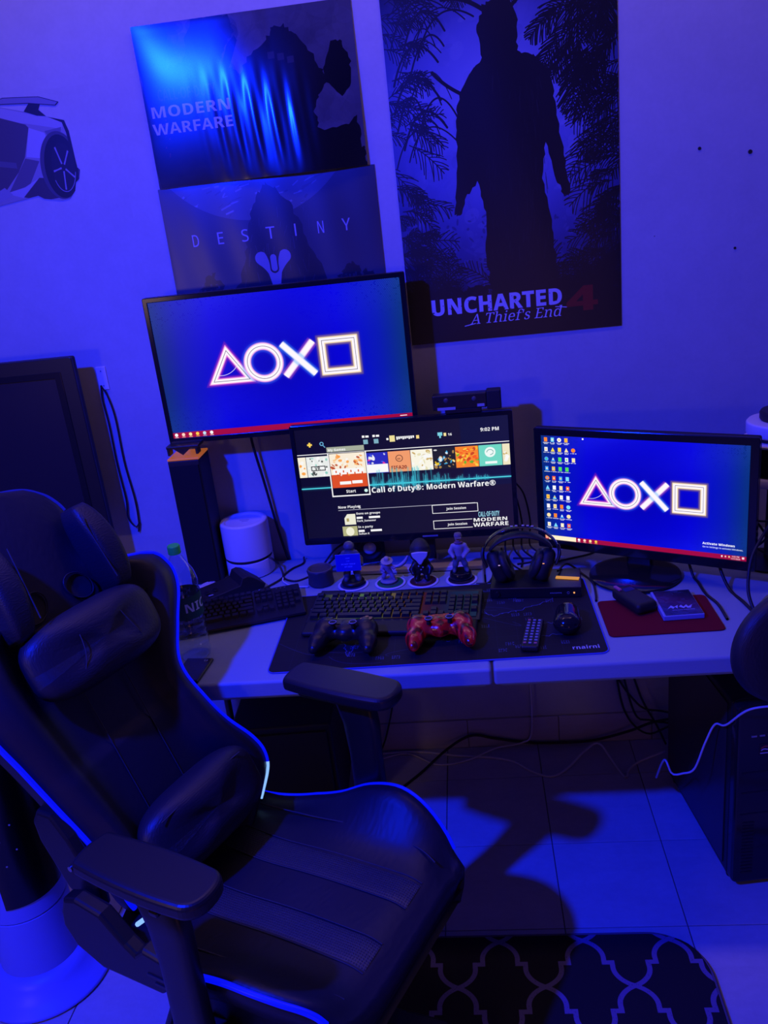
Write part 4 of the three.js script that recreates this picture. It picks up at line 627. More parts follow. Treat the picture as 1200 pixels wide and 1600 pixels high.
coaster(-0.268, 0.243, 'green-ringed coaster under the straw-hat figurine', '#0c7a4a', '#3a5a5a', scribble('#9ab8a8'));
coaster(-0.173, 0.246, 'dark red coaster under the hooded figurine', '#4a1c26', '#6a4a52', scribble('#b0808a'));
coaster(-0.063, 0.25, 'dark patterned coaster under the capped figurine', '#241c30', '#6a5a40', scribble('#b09a50'));
const FY = DY + 0.0042;
function toyBody(b, arms, k = 0.006, res = 52) { return blob([...b, ...arms], k, res); }
{ // soldier holding a sign
  const t = thing('sign_figurine', 'dark helmeted soldier figurine behind a blue sign, leftmost of the four figurines', 'figurine', [-0.377, FY, 0.232]);
  part('plinth', lathe([[0, 0], [0.033, 0], [0.034, 0.006], [0.029, 0.014], [0, 0.014]], 36), M.blackPlastic, t);
  part('figure', toyBody([[0, 0.066, 0, 0, 0.092, 0, 0.014, 0.017], [-0.009, 0.058, 0, -0.014, 0.034, 0.004, 0.0105, 0.009], [-0.014, 0.034, 0.004, -0.016, 0.018, 0.003, 0.009, 0.0085], [0.009, 0.058, 0, 0.015, 0.034, 0.002, 0.0105, 0.009], [0.015, 0.034, 0.002, 0.018, 0.018, 0.004, 0.009, 0.0085], [0, 0.105, 0, 0, 0.113, 0.001, 0.008, 0.0125]],
    [[-0.018, 0.096, 0, -0.03, 0.078, 0.006, 0.007, 0.0065], [-0.03, 0.078, 0.006, -0.034, 0.068, 0.02, 0.0065, 0.006], [0.018, 0.096, 0, 0.03, 0.078, 0.006, 0.007, 0.0065], [0.03, 0.078, 0.006, 0.034, 0.068, 0.02, 0.0065, 0.006], [-0.016, 0.016, 0.004, -0.017, 0.016, 0.014, 0.007, 0.006], [0.018, 0.016, 0.004, 0.02, 0.016, 0.014, 0.007, 0.006]], 0.007), mat(0.12, 0.12, 0.12, 0.6), t);
  part('helmet', lathe([[0.0155, 0], [0.016, 0.003], [0.014, 0.01], [0.009, 0.0155], [0, 0.0175]], 28).translate(0, 0.113, 0), mat(0.1, 0.1, 0.12, 0.5), t);
  const tx = canvas(256, 160, (g, w, h) => { g.fillStyle = '#1226b8'; g.fillRect(0, 0, w, h); g.fillStyle = '#aab6f2'; g.font = 'bold 15px sans-serif'; g.textAlign = 'center'; g.fillText('SORRY', 128, 40); g.fillText('I AM', 128, 68); g.font = 'bold 20px sans-serif'; g.fillText('DO NOT TOUCH', 128, 100); g.fillText('MY DESK', 128, 126); });
  const s = part('sign', rbs(0.072, 0.05, 0.0022, 0.0006, 0, 0, 0).rotateX(-0.12).translate(-0.003, 0.077, 0.0275), mat(0.12, 0.2, 0.62, 0.4), t, 'blue sign with small pale lettering');
  part('sign_print', new THREE.PlaneGeometry(0.07, 0.048).translate(0, 0, 0.0013).rotateX(-0.12).translate(-0.003, 0.077, 0.0275), mat(1, 1, 1, 0.4, { map: tx }), s);
}
{ // straw hat figure with a curved blade
  const t = thing('straw_hat_figurine', 'small crouching figurine in a wide-brimmed hat with a long curved blade', 'figurine', [-0.272, FY, 0.236]);
  part('ground_piece', lathe([[0, 0], [0.026, 0], [0.024, 0.007], [0.012, 0.01], [0, 0.009]], 20), mat(0.3, 0.28, 0.3, 0.7), t);
  part('figure', toyBody([[0, 0.034, 0, -0.001, 0.05, 0.002, 0.0085, 0.0095], [-0.006, 0.032, 0, -0.013, 0.02, 0.006, 0.0065, 0.0055], [-0.013, 0.02, 0.006, -0.015, 0.008, 0, 0.0055, 0.0045], [0.006, 0.032, 0, 0.012, 0.019, 0.005, 0.0065, 0.0055], [0.012, 0.019, 0.005, 0.017, 0.008, 0.008, 0.0055, 0.0045], [0, 0.058, 0.002, 0, 0.062, 0.004, 0.0045, 0.0085]],
    [[-0.01, 0.052, 0.002, -0.017, 0.042, 0.008, 0.0042, 0.0038], [-0.017, 0.042, 0.008, -0.009, 0.038, 0.014, 0.0038, 0.0036], [0.01, 0.052, 0.002, 0.017, 0.044, 0.007, 0.0042, 0.0038], [0.017, 0.044, 0.007, 0.021, 0.046, 0.013, 0.0038, 0.0036]], 0.005), mat(0.3, 0.22, 0.3, 0.6), t);
  part('hat', lathe([[0, 0.0125], [0.0065, 0.0115], [0.0078, 0.005], [0.0085, 0.0015], [0.0175, -0.001], [0.0172, -0.002], [0.006, 0]], 28).rotateX(0.3).translate(0, 0.067, 0.004), mat(0.42, 0.36, 0.3, 0.7), t);
  part('blade', (() => { const rows = []; for (let i = 0; i <= 14; i++) { const s = i / 14, a = -0.2 + s * 1.25; const c = V(0.022 + 0.042 * Math.sin(a + 0.2), 0.047 + 0.042 * (1 - Math.cos(a + 0.2)) + s * 0.004, 0.008), n = V(-Math.sin(a * 0.9), Math.cos(a * 0.9), 0), w = 0.0022 + 0.0042 * Math.sin(Math.PI * Math.min(1, s * 0.9 + 0.1)); rows.push([c.clone().addScaledVector(n, w), c.clone().add(V(0, 0, 0.0012)), c.clone().addScaledVector(n, -w), c.clone().add(V(0, 0, -0.0012))]); } return gridGeo(rows, true, true, true); })(), mat(0.4, 0.42, 0.5, 0.3), t);
}
{ // hooded figure, plain pale front
  const t = thing('hooded_figurine', 'big-headed black hooded figurine with a plain pale face plate', 'figurine', [-0.175, FY, 0.236]);
  part('figure', toyBody([[0, 0.04, 0, 0, 0.052, 0, 0.017, 0.016], [-0.01, 0.034, 0.002, -0.014, 0.01, 0.006, 0.0095, 0.0085], [0.01, 0.034, 0.002, 0.014, 0.01, 0.006, 0.0095, 0.0085], [-0.014, 0.007, 0.006, -0.015, 0.007, 0.015, 0.007, 0.006], [0.014, 0.007, 0.006, 0.015, 0.007, 0.015, 0.007, 0.006]],
    [[-0.017, 0.053, 0, -0.027, 0.036, 0.01, 0.008, 0.0065], [-0.027, 0.036, 0.01, -0.023, 0.026, 0.02, 0.0065, 0.005], [0.017, 0.053, 0, 0.027, 0.036, 0.01, 0.008, 0.0065], [0.027, 0.036, 0.01, 0.023, 0.026, 0.02, 0.0065, 0.005]], 0.008), M.blackPlastic, t);
  part('hood', blob([[0, 0.083, -0.004, 0, 0.09, -0.006, 0.031, 0.027], [0, 0.098, -0.01, 0, 0.104, -0.012, 0.02, 0.014]], 0.02, 44), mat(0.02, 0.02, 0.024, 0.6), t);
  part('face_plate', (() => { const sh = new THREE.Shape(); sh.moveTo(-0.023, 0.013); sh.quadraticCurveTo(0, 0.018, 0.023, 0.013); sh.quadraticCurveTo(0.024, 0.001, 0.012, -0.008); sh.lineTo(0.003, -0.022); sh.lineTo(-0.003, -0.022); sh.lineTo(-0.012, -0.008); sh.quadraticCurveTo(-0.024, 0.001, -0.023, 0.013); return ext(sh, 0.007, 0.0025, 3).rotateX(-0.08).translate(0, 0.08, 0.0225); })(), mat(0.55, 0.55, 0.58, 0.45), t, 'plain pale face plate');
  part('chest_buttons', merge([[-0.006, 0.048], [0.006, 0.044], [0, 0.037]].map(([x, y]) => at(new THREE.SphereGeometry(0.0026, 10, 8), x, y, 0.0165))), mat(0.4, 0.4, 0.44, 0.4), t);
}
{ // capped figure on a black plinth
  const t = thing('capped_figurine', 'slim figurine in a cap and scarf on a black plinth, rightmost of four', 'figurine', [-0.064, FY, 0.24]);
  part('plinth', lathe([[0, 0], [0.031, 0], [0.033, 0.004], [0.03, 0.018], [0.026, 0.021], [0, 0.021]], 36), M.blackGloss, t);
  part('legs', toyBody([[0, 0.064, 0, 0, 0.068, 0, 0.0115, 0.0115], [-0.007, 0.06, 0, -0.013, 0.042, 0.003, 0.009, 0.0072], [-0.013, 0.042, 0.003, -0.016, 0.026, 0.001, 0.0072, 0.006], [0.007, 0.06, 0, 0.014, 0.042, 0.003, 0.009, 0.0072], [0.014, 0.042, 0.003, 0.018, 0.026, 0.002, 0.0072, 0.006], [-0.016, 0.025, 0.001, -0.017, 0.0245, 0.012, 0.0055, 0.005], [0.018, 0.025, 0.002, 0.02, 0.0245, 0.012, 0.0055, 0.005]], [], 0.006, 44), mat(0.1, 0.13, 0.16, 0.6), t);
  part('torso', toyBody([[0, 0.072, 0, 0, 0.096, 0, 0.0115, 0.0145]], [[-0.016, 0.098, 0, -0.024, 0.082, 0.002, 0.0072, 0.006], [-0.024, 0.082, 0.002, -0.017, 0.07, 0.014, 0.006, 0.005], [0.016, 0.098, 0, 0.024, 0.082, 0.002, 0.0072, 0.006], [0.024, 0.082, 0.002, 0.012, 0.069, 0.015, 0.006, 0.005]], 0.006, 48), mat(0.36, 0.33, 0.36, 0.6), t);
  part('scarf', new THREE.TorusGeometry(0.0085, 0.0042, 8, 20).rotateX(Math.PI / 2 - 0.25).translate(0, 0.108, 0.002), mat(0.3, 0.12, 0.14, 0.8), t);
  const h = part('head', blob([[0, 0.118, 0, 0, 0.125, 0.001, 0.0092, 0.0095], [0, 0.117, 0.007, 0, 0.116, 0.008, 0.004, 0.004]], 0.006, 30), mat(0.36, 0.22, 0.18, 0.6), t);
  part('cap', merge(lathe([[0.0112, 0], [0.0115, 0.004], [0.0095, 0.0105], [0, 0.0125]], 24).translate(0, 0.125, 0), rbs(0.018, 0.0022, 0.012, 0.001, 0, 0.1262, 0.013)), mat(0.16, 0.13, 0.14, 0.6), h);
}
// carved round pot
{
  const t = thing('carved_pot', 'small dark carved round pot, left of the figurines', 'pot', [-0.474, DY, 0.212]);
  const g = lathe([[0, 0], [0.034, 0], [0.037, 0.006], [0.036, 0.03], [0.038, 0.045], [0.036, 0.05], [0.031, 0.05], [0.03, 0.044], [0, 0.044]], 64); const p = g.attributes.position; for (let i = 0; i < p.count; i++) { const a = Math.atan2(p.getZ(i), p.getX(i)), y = p.getY(i); if (y > 0.004 && y < 0.047) { const d = 1 + 0.05 * Math.sin(a * 9 + y * 260) * Math.sin(y * 330); p.setX(i, p.getX(i) * d); p.setZ(i, p.getZ(i) * d); } } g.computeVertexNormals();
  part('pot_body', g, mat(0.06, 0.055, 0.06, 0.6), t); part('rim', new THREE.TorusGeometry(0.0345, 0.0025, 8, 40).rotateX(Math.PI / 2).translate(0, 0.049, 0), mat(0.1, 0.09, 0.1, 0.5), t);
}
// ---------- left end of the table ----------
{
  const t = thing('water_bottle', 'clear plastic water bottle with a green cap, half hidden behind the chair', 'bottle', [-0.745, DY, 0.6]);
  const r = 0.042; const prof = [[0, 0.004], [0.03, 0.001], [0.039, 0.004], [r, 0.014]]; for (let i = 0; i < 9; i++) { const y = 0.022 + i * 0.02; prof.push([r, y], [r - 0.003, y + 0.008], [r, y + 0.015]); } prof.push([r, 0.21], [0.036, 0.235], [0.022, 0.262], [0.014, 0.278], [0.0135, 0.292]);
  const inner = prof.slice(0).reverse().map(([x, y]) => [Math.max(0, x - 0.0006), y + (x < 0.001 ? 0.0008 : 0)]);
  part('bottle_body', lathe([...prof, ...inner], 40), new THREE.MeshPhysicalMaterial({ color: 0xf4f8ff, roughness: 0.08, transmission: 1, thickness: 0, ior: 1.4 }), t);
  part('cap', lathe([[0, 0.306], [0.0135, 0.306], [0.0155, 0.303], [0.0158, 0.285], [0.0148, 0.284], [0, 0.29]], 32), mat(0.05, 0.9, 0.06, 0.5), t, 'green screw cap');
  const tx = canvas(512, 128, (g, w, h) => { g.fillStyle = '#1d5a3c'; g.fillRect(0, 0, w, h); g.fillStyle = '#d8e8e2'; g.font = 'bold 70px sans-serif'; g.fillText('NIC', 20, 88); g.fillText('NIC', 280, 88); });
  part('paper_label', new THREE.CylinderGeometry(r + 0.0006, r + 0.0006, 0.06, 40, 1, true).translate(0, 0.15, 0), mat(1, 1, 1, 0.5, { map: tx, side: THREE.DoubleSide }), t);
}
{
  const t = thing('mobile_phone', 'black mobile phone lying at the table\'s front left, beside the bottle', 'phone', [-0.728, DY, 0.684], -0.1);
  part('body', rbs(0.07, 0.008, 0.11, 0.003, 0, 0.0042, 0), M.blackGloss, t); part('glass', rbs(0.064, 0.0008, 0.102, 0.0003, 0, 0.0083, 0), mat(0.03, 0.03, 0.035, 0.08), t); part('camera_ring', new THREE.TorusGeometry(0.004, 0.001, 6, 16).rotateX(Math.PI / 2).translate(0.02, 0.0088, -0.04), M.metal, t);
}
// ---------- right end of the table ----------
{
  const t = thing('headset_stand', 'virtual reality headset in white and black resting on a stand, at the right edge', 'headset', [0.775, DY, 0.26]);
  part('stand_base', lathe([[0, 0], [0.08, 0], [0.082, 0.006], [0.02, 0.014], [0, 0.014]], 40), M.blackPlastic, t); part('pole', at(cyl(0.012, 0.014, 0.24, 20), 0, 0.13, 0), M.blackPlastic, t);
  const oval = (y0, y1, rx, rz, m, name, dx = 0) => part(name, (() => { const rows = []; for (const [f, y] of [[0.94, y0], [1, y0 + 0.006], [1, y1 - 0.006], [0.94, y1]]) { const r = []; for (let k = 0; k < 48; k++) { const a = -k / 48 * Math.PI * 2; r.push(V(dx + Math.cos(a) * rx * f, y, Math.sin(a) * rz * f)); } rows.push(r); } return gridGeo(rows, true, true, true); })(), m, t);
  oval(0.236, 0.262, 0.083, 0.085, M.whitePlastic, 'lower_trim'); oval(0.2615, 0.342, 0.078, 0.08, M.blackGloss, 'visor'); oval(0.3415, 0.352, 0.084, 0.086, M.whitePlastic, 'upper_trim'); oval(0.352, 0.364, 0.072, 0.074, M.rubber, 'rubber_gap', 0.012); oval(0.3635, 0.4, 0.082, 0.084, M.whitePlastic, 'head_band', 0.012); oval(0.399, 0.425, 0.062, 0.06, M.leatherSoft, 'band_cushion', 0.024);
}
{ // padded round chair back at the desk's right corner
  const t = thing('round_stool', 'black round-backed seat cut off by the right edge, in front of the table\'s corner', 'stool', [0.618, 0, 0.87], 0.3);
  part('backrest', (() => { const rows = [], n = 56; for (const [f, z] of [[0.0, 0.028], [0.6, 0.03], [0.9, 0.024], [0.985, 0.012], [1, 0], [0.985, -0.012], [0.9, -0.022], [0.5, -0.026]]) { const r = []; for (let k = 0; k < n; k++) { const a = k / n * Math.PI * 2; r.push(V(Math.cos(a) * 0.135 * f, 0.832 + Math.sin(a) * 0.128 * f, z)); } rows.push(r); } return gridGeo(rows.reverse(), true, true, false); })(), M.leatherSoft, t);
  part('back_post', capTube([[0.03, 0.5, 0.0], [0.03, 0.6, -0.01], [0.02, 0.78, -0.02]], 0.011), M.darkMetal, t);
  part('seat', lathe([[0, 0.455], [0.13, 0.455], [0.142, 0.465], [0.142, 0.485], [0.125, 0.5], [0, 0.505]], 48).translate(0.14, 0, 0.14), M.leatherSoft, t);
  for (const [x, z] of [[0.03, 0.03], [0.25, 0.03], [0.03, 0.25], [0.25, 0.25]]) part('leg', capTube([[x, 0.012, z], [0.14 + (x - 0.14) * 0.8, 0.456, 0.14 + (z - 0.14) * 0.8]], 0.01), M.darkMetal, t);
}

// ---------- things on and under the floor level ----------
{
  const t = thing('computer_tower', 'big black computer case standing under the right end of the table', 'computer', [0.657, 0, 0.417], 0.123);
  const w = 0.215, h = 0.56, d = 0.47;
  part('case', rbs(w, h - 0.03, d - 0.03, 0.006, 0, h / 2 + 0.005, -0.01), M.blackPlastic, t);
  part('front_panel', ext(rrect(w, h - 0.02, 0.02), 0.035, 0.008, 3).translate(0, h / 2 + 0.005, d / 2 - 0.03), M.blackGloss, t);
  part('side_panel', rbs(0.003, h - 0.07, d - 0.07, 0.001, -w / 2 - 0.0015, h / 2 + 0.005, -0.015), mat(0.03, 0.03, 0.033, 0.3), t);
  const vent = []; for (let i = 0; i < 16; i++) vent.push(rbs(0.03, 0.004, 0.004, 0.001, -0.07, 0.05 + i * 0.0105, d / 2 + 0.005)); part('front_vent', merge(vent), M.blackMatte, t);
  for (const y of [0.36, 0.30, 0.235]) part('drive_line', rbs(w - 0.03, 0.003, 0.003, 0.001, 0, y, d / 2 + 0.005), M.blackMatte, t);
  const sx = canvas(128, 128, (g, W, H) => { g.fillStyle = '#2a1c20'; g.fillRect(0, 0, W, H); g.strokeStyle = '#c84a3a'; g.lineWidth = 12; g.beginPath(); g.moveTo(20, 60); g.bezierCurveTo(40, 10, 90, 50, 116, 30); g.stroke(); g.strokeStyle = '#d8d0d8'; g.beginPath(); g.moveTo(20, 80); g.bezierCurveTo(50, 40, 80, 90, 112, 64); g.stroke(); g.fillStyle = '#cfc6d4'; g.fillRect(10, 104, 108, 12); });
  part('badge_sticker', new THREE.PlaneGeometry(0.032, 0.032).translate(-0.035, 0.425, d / 2 + 0.0056), mat(1, 1, 1, 0.4, { map: sx }), t, 'square sticker with a red swirl');
  part('front_ports', merge([0, 1, 2].map(i => rbs(0.014, 0.006, 0.003, 0.001, -0.065 + i * 0.02, 0.465, d / 2 + 0.005))), M.metal, t);
  for (const [x, z] of [[-0.085, -0.2], [0.085, -0.2], [-0.085, 0.19], [0.085, 0.19]]) part('foot', at(cyl(0.016, 0.014, 0.02, 16), x, 0.01, z), M.rubber, t);
}
{
  const t = thing('subwoofer', 'black box-shaped subwoofer on the floor under the left of the table', 'speaker', [-0.63, 0, 0.24], 0.05);
  part('cabinet', rbs(0.3, 0.36, 0.3, 0.008, 0, 0.192, 0), M.blackMatte, t); part('grille', rbs(0.27, 0.3, 0.01, 0.004, 0, 0.2, 0.153), M.rubber, t);
  part('port', new THREE.TorusGeometry(0.035, 0.006, 10, 32).translate(0, 0.09, 0.158), M.blackPlastic, t); for (const [x, z] of [[-0.12, -0.12], [0.12, -0.12], [-0.12, 0.12], [0.12, 0.12]]) part('foot', at(cyl(0.015, 0.013, 0.014, 14), x, 0.007, z), M.rubber, t);
}
const towerBlueLit = mat(0.2, 0.26, 0.8, 0.4);  // white plastic with the blue lamp light put into its colour
{ // tower fan / purifier at the left edge
  const t = thing('tower_purifier', 'smooth cylindrical tower appliance with a black front panel and flared base, at the left edge', 'air purifier', [-1.195, 0, 0.885], 0.45);
  part('base', lathe([[0, 0.001], [0.158, 0.001], [0.163, 0.006], [0.16, 0.014], [0.14, 0.024], [0.112, 0.05], [0.1, 0.085], [0, 0.085]], 64), towerBlueLit, t);
  part('collar', lathe([[0.099, 0.085], [0.099, 0.246], [0.097, 0.249], [0, 0.249]], 64), towerBlueLit, t);
  part('tower_body', lathe([[0, 0.25], [0.097, 0.25], [0.099, 0.253], [0.099, 0.9], [0.09, 0.93], [0.06, 0.945], [0, 0.947]], 64), towerBlueLit, t);
  part('front_panel', new THREE.CylinderGeometry(0.1008, 0.1008, 0.58, 32, 1, true, -0.32, 1.75).translate(0, 0.587, 0), new THREE.MeshStandardMaterial({ color: 0x050506, roughness: 0.2, side: THREE.DoubleSide }), t, 'glossy black front panel');
  for (let i = 0; i < 4; i++) { const a = 0.0 + (i % 2) * 0.3, y = 0.42 + i * 0.035; part('indicator_mark', rbs(0.004, 0.004, 0.001, 0.0004, Math.sin(a) * 0.1016, y, Math.cos(a) * 0.1016), mat(0.3, 0.3, 0.34, 0.4), t); }
}
{ // rug
  const W = 1.25, D = 0.8, R = 0.13;
  const tx = canvas(2000, 1280, (g, w, h) => { g.fillStyle = '#17131d'; g.fillRect(0, 0, w, h); g.strokeStyle = '#6d6390'; g.lineWidth = 19; g.lineJoin = 'miter'; const px = 0.206 * 1600, pz = 0.262 * 1600;
    const q = (cx, cy) => { const s = px / 2, r = pz / 2, a = 0.26 * s, e = 0.2 * s; for (const sx of [-1, 1]) for (const sy of [-1, 1]) { g.beginPath(); g.moveTo(cx, cy + sy * r * 1.0); g.bezierCurveTo(cx + sx * s * 0.26, cy + sy * r * 0.92, cx + sx * s * 0.44, cy + sy * r * 0.76, cx + sx * s * 0.41, cy + sy * r * 0.57); g.lineTo(cx + sx * s * 0.41, cy + sy * r * 0.5); g.lineTo(cx + sx * s * 0.59, cy + sy * r * 0.5); g.lineTo(cx + sx * s * 0.59, cy + sy * r * 0.43); g.bezierCurveTo(cx + sx * s * 0.56, cy + sy * r * 0.24, cx + sx * s * 0.74, cy + sy * r * 0.08, cx + sx * s * 1.0, cy); g.stroke(); } };
    const ox = (0.279 - (-0.163)) , oz = 0.965; for (let i = -1; i < 10; i++) for (let k = -1; k < 7; k++) { const X = ((-0.793 + 0.625) + 0, (0.176 + 0.206 * (i - 4) + (k % 2 ? 0 : 0.103)) + 0.79), Z = (0.965 + 0.131 * (k - 1)) - 0.815; q(X * 1600, Z * 1600); }
    g.fillStyle = '#2a2233'; g.globalAlpha = 0.35; for (let i = 0; i < 9000; i++) g.fillRect(rnd() * w, rnd() * h, 2, 5); });
  const t = thing('patterned_rug', 'dark floor rug with a pale lattice of rounded quatrefoils', 'rug', [-0.165, 0.0006, 1.215]);
  part('pile', slab(W, D, 0.009, R, 0.003), mat(1, 1, 1, 0.95, { map: tx, bumpMap: grainA, bumpScale: 0.001 }), t);
  const rim = ringPts(W + 0.004, D + 0.004, R + 0.002, 0.0045); part('bound_edge', tube(rim, 0.0045, 240, true, 6), mat(0.12, 0.09, 0.14, 0.8), t);
}

// ---------- gaming chair (local x forward, y up, z the chair's right = nearer the camera) ----------
{
  const t = thing('gaming_chair', 'black gaming chair with glowing blue edge piping, in front of the table', 'chair', [-0.46, 0, 1.12], -25 * D2R);
  // seat
  const ridge = [[-0.27, 0.45], [-0.2, 0.452], [-0.12, 0.468], [-0.03, 0.5], [0.06, 0.548], [0.14, 0.562], [0.21, 0.535], [0.26, 0.49], [0.285, 0.455]];
  const centre = s => 0.478 - 0.012 * Math.exp(-Math.pow((s + 0.1) / 0.12, 2)) - (s > 0.22 ? Math.pow((s - 0.22) / 0.09, 2) * 0.045 : 0);
  const halfW = s => 0.275 - 0.05 * Math.pow(Math.max(0, (s - 0.12) / 0.19), 2) - 0.02 * Math.max(0, (-s - 0.1) / 0.16);
  const rows = [];
  const ridgeN = [[-0.27, 0.46], [-0.2, 0.49], [-0.03, 0.515], [0.04, 0.54], [0.12, 0.552], [0.2, 0.546], [0.26, 0.525], [0.29, 0.49]], rid = (s, sg) => cr(sg < 0 ? ridge : ridgeN, s);
  const seatRow = (s, sq = 1) => { const W = halfW(s), c = centre(s), hF = Math.max(rid(s, -1), c - 0.02), hN = Math.max(rid(s, 1), c - 0.02), r = []; let h = hF;
    const prof = [[-0.9, -0.09], [-1.0, -0.06], [-1.04, -0.02], [-1, 0], [-0.93, -0.003], [-0.86, -0.02]];
    for (const [a, b] of prof) r.push([a * W, h + b * (b < -0.01 && a <= -0.9 ? 1 : 0.8)]);
    for (let k = 0; k <= 10; k++) { const q = -0.7 + k * 0.14, e = Math.pow(Math.abs(q) / 0.7, 6); r.push([q * W, c + e * ((q < 0 ? hF : hN) - c) * 0.25]); } h = hN;
    for (const [a, b] of prof.slice().reverse()) r.push([-a * W, h + b * (b < -0.01 && -a >= 0.9 ? 1 : 0.8)]);
    for (let k = 0; k <= 6; k++) r.push([(0.86 - k * 0.2867) * W, 0.375]);
    return r.map(([z, y]) => V(s, 0.375 + (y - 0.375) * sq, z * (0.94 + 0.06 * sq))); };
  for (let i = 0; i <= 34; i++) rows.push(seatRow(-0.27 + i * 0.0165));
  const e = rows[rows.length - 1]; rows.push(e.map(p => V(p.x + 0.012, 0.378 + (p.y - 0.375) * 0.9, p.z * 0.97))); rows.push(e.map(p => V(p.x + 0.014, 0.38 + (p.y - 0.375) * 0.6, p.z * 0.93))); rows.push(e.map(p => V(p.x + 0.0, 0.38 + (p.y - 0.375) * 0.2, p.z * 0.9)));
  const seat = part('seat_cushion', gridGeo(rows.map(r => r.slice().reverse()), true, true, true), M.leather, t);
  for (const z of [-0.09, 0.075]) {   // two perforated stripes running front to back
    const a = [], z1 = z - 0.036, z2 = z + 0.036; for (let i = 0; i <= 24; i++) { const s = -0.2 + i * 0.0192; const y = centre(s) + 0.0016; const r = []; for (let k = 0; k <= 6; k++) r.push(V(s, y + (k === 0 || k === 6 ? -0.002 : 0.0005), z1 + (z2 - z1) * k / 6)); a.push(r); }
    const dots = noiseTex(64, (u, v) => { const x = u * 6 % 1 - 0.5, y = v * 6 % 1 - 0.5; return x * x + y * y < 0.06 ? 0 : 1; }); const g = gridGeo(a.map(r => r.slice().reverse())); const uv = g.attributes.uv; for (let i = 0; i < uv.count; i++) uv.setXY(i, uv.getX(i) * 2.2, uv.getY(i) * 14);
    const st = part('perforated_stripe', g, mat(0.045, 0.045, 0.05, 0.4, { bumpMap: dots, bumpScale: 0.0012 }), seat);
    for (const zz of [z1, z2]) { const l = []; for (let i = 0; i <= 24; i++) { const s = -0.2 + i * 0.0192; l.push([s, centre(s) + 0.002, zz]); } part('seam', tube(l, 0.0014, 60, false, 5), M.stitch, seat); }
  }
  for (const sg of [-1, 1]) { const l = []; for (let i = 0; i <= 30; i++) { const s = -0.2 + i * 0.0155; l.push([s, centre(s) + 0.012 + (rid(s, sg) - centre(s)) * 0.1, sg * halfW(s) * 0.73]); } part('wing_seam', tube(l, 0.002, 60, false, 5), M.stitch, seat); }
  // glowing piping on both wings
  const pip = (sg, s0, s1) => { const l = []; for (let i = 0; i <= 40; i++) { const s = s0 + (s1 - s0) * i / 40; l.push(V(s, rid(s, sg) - 0.003, sg * (halfW(s) * 1.015 + 0.002))); } return l; };
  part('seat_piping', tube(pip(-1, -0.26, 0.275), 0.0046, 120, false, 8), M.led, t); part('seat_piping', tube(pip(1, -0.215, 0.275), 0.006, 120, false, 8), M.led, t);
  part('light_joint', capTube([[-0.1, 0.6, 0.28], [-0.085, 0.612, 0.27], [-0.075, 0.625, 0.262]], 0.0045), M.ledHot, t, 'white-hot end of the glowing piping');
  // backrest: tilted frame with local u = t (z), v up along the rest, f forward
  const lean = 24 * D2R, B = (z, v, f) => V(-0.24 - v * Math.sin(lean) + f * Math.cos(lean), 0.5 + v * Math.cos(lean) + f * Math.sin(lean), z);
  const farW = [[-0.06, 0.17], [-0.02, 0.22], [0.02, 0.262], [0.06, 0.272], [0.1, 0.262], [0.18, 0.222], [0.25, 0.2], [0.36, 0.185], [0.44, 0.232], [0.52, 0.288], [0.57, 0.292], [0.61, 0.262], [0.635, 0.18], [0.66, 0.145], [0.76, 0.142], [0.8, 0.13], [0.835, 0.1], [0.86, 0.05], [0.868, 0.005]];
  const nearW = [[-0.06, 0.15], [0.0, 0.19], [0.06, 0.2], [0.14, 0.205], [0.26, 0.228], [0.36, 0.25], [0.44, 0.27], [0.53, 0.28], [0.59, 0.255], [0.63, 0.18], [0.66, 0.145], [0.76, 0.142], [0.8, 0.13], [0.835, 0.1], [0.86, 0.05], [0.868, 0.005]];
  const bulge = [[-0.06, 0.03], [0.05, 0.055], [0.3, 0.05], [0.5, 0.055], [0.6, 0.04], [0.65, 0.01], [0.86, 0.0]];
  const br = [];
  for (let i = 0; i <= 66; i++) { const v = -0.06 + 0.928 * (i / 66), wf = cr(farW, v), wn = cr(nearW, v), bl = cr(bulge, v), r = [], N = 24;
    for (let k = 0; k <= N; k++) { const q = -1 + 2 * k / N, a = Math.abs(q), w = q < 0 ? wf : wn; let f = bl * Math.exp(-Math.pow((a - 0.78) / 0.17, 2)) * 1.1; if (a > 0.78) f = Math.max(f, bl * 0.75); const rim = a > 0.93 ? -0.012 * Math.pow((a - 0.93) / 0.07, 2) : 0; r.push(B(q * w, v, f + rim + 0.018 * (1 - a * a) * (v < 0.3 ? 1 : 0.6))); }
    for (let k = N; k >= 0; k--) { const q = -1 + 2 * k / N, a = Math.abs(q), w = (q < 0 ? wf : wn); r.push(B(q * w * (a > 0.95 ? 1.0 : 0.97), v, -0.05 - 0.03 * (1 - a * a * a) * Math.min(1, (0.9 - v) / 0.2) + (a > 0.95 ? 0.03 : 0))); }
    br.push(r); }
  const back = part('backrest', gridGeo(br.map(r => r.slice().reverse()), true, true, true), M.leather, t);
  const edge = (sg, v0, v1, n) => { const l = []; for (let i = 0; i <= n; i++) { const v = v0 + (v1 - v0) * i / n; const w = cr(sg < 0 ? farW : nearW, v); l.push(B(sg * (w + 0.002), v, cr(bulge, v) * 0.72 - 0.01)); } return l; };
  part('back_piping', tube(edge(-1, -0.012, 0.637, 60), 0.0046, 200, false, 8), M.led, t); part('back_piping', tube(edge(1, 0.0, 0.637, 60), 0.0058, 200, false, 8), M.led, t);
  part('light_joint', tube(edge(-1, -0.03, 0.03, 8), 0.005, 30, false, 8), M.ledHot, t, 'white-hot end of the glowing piping');
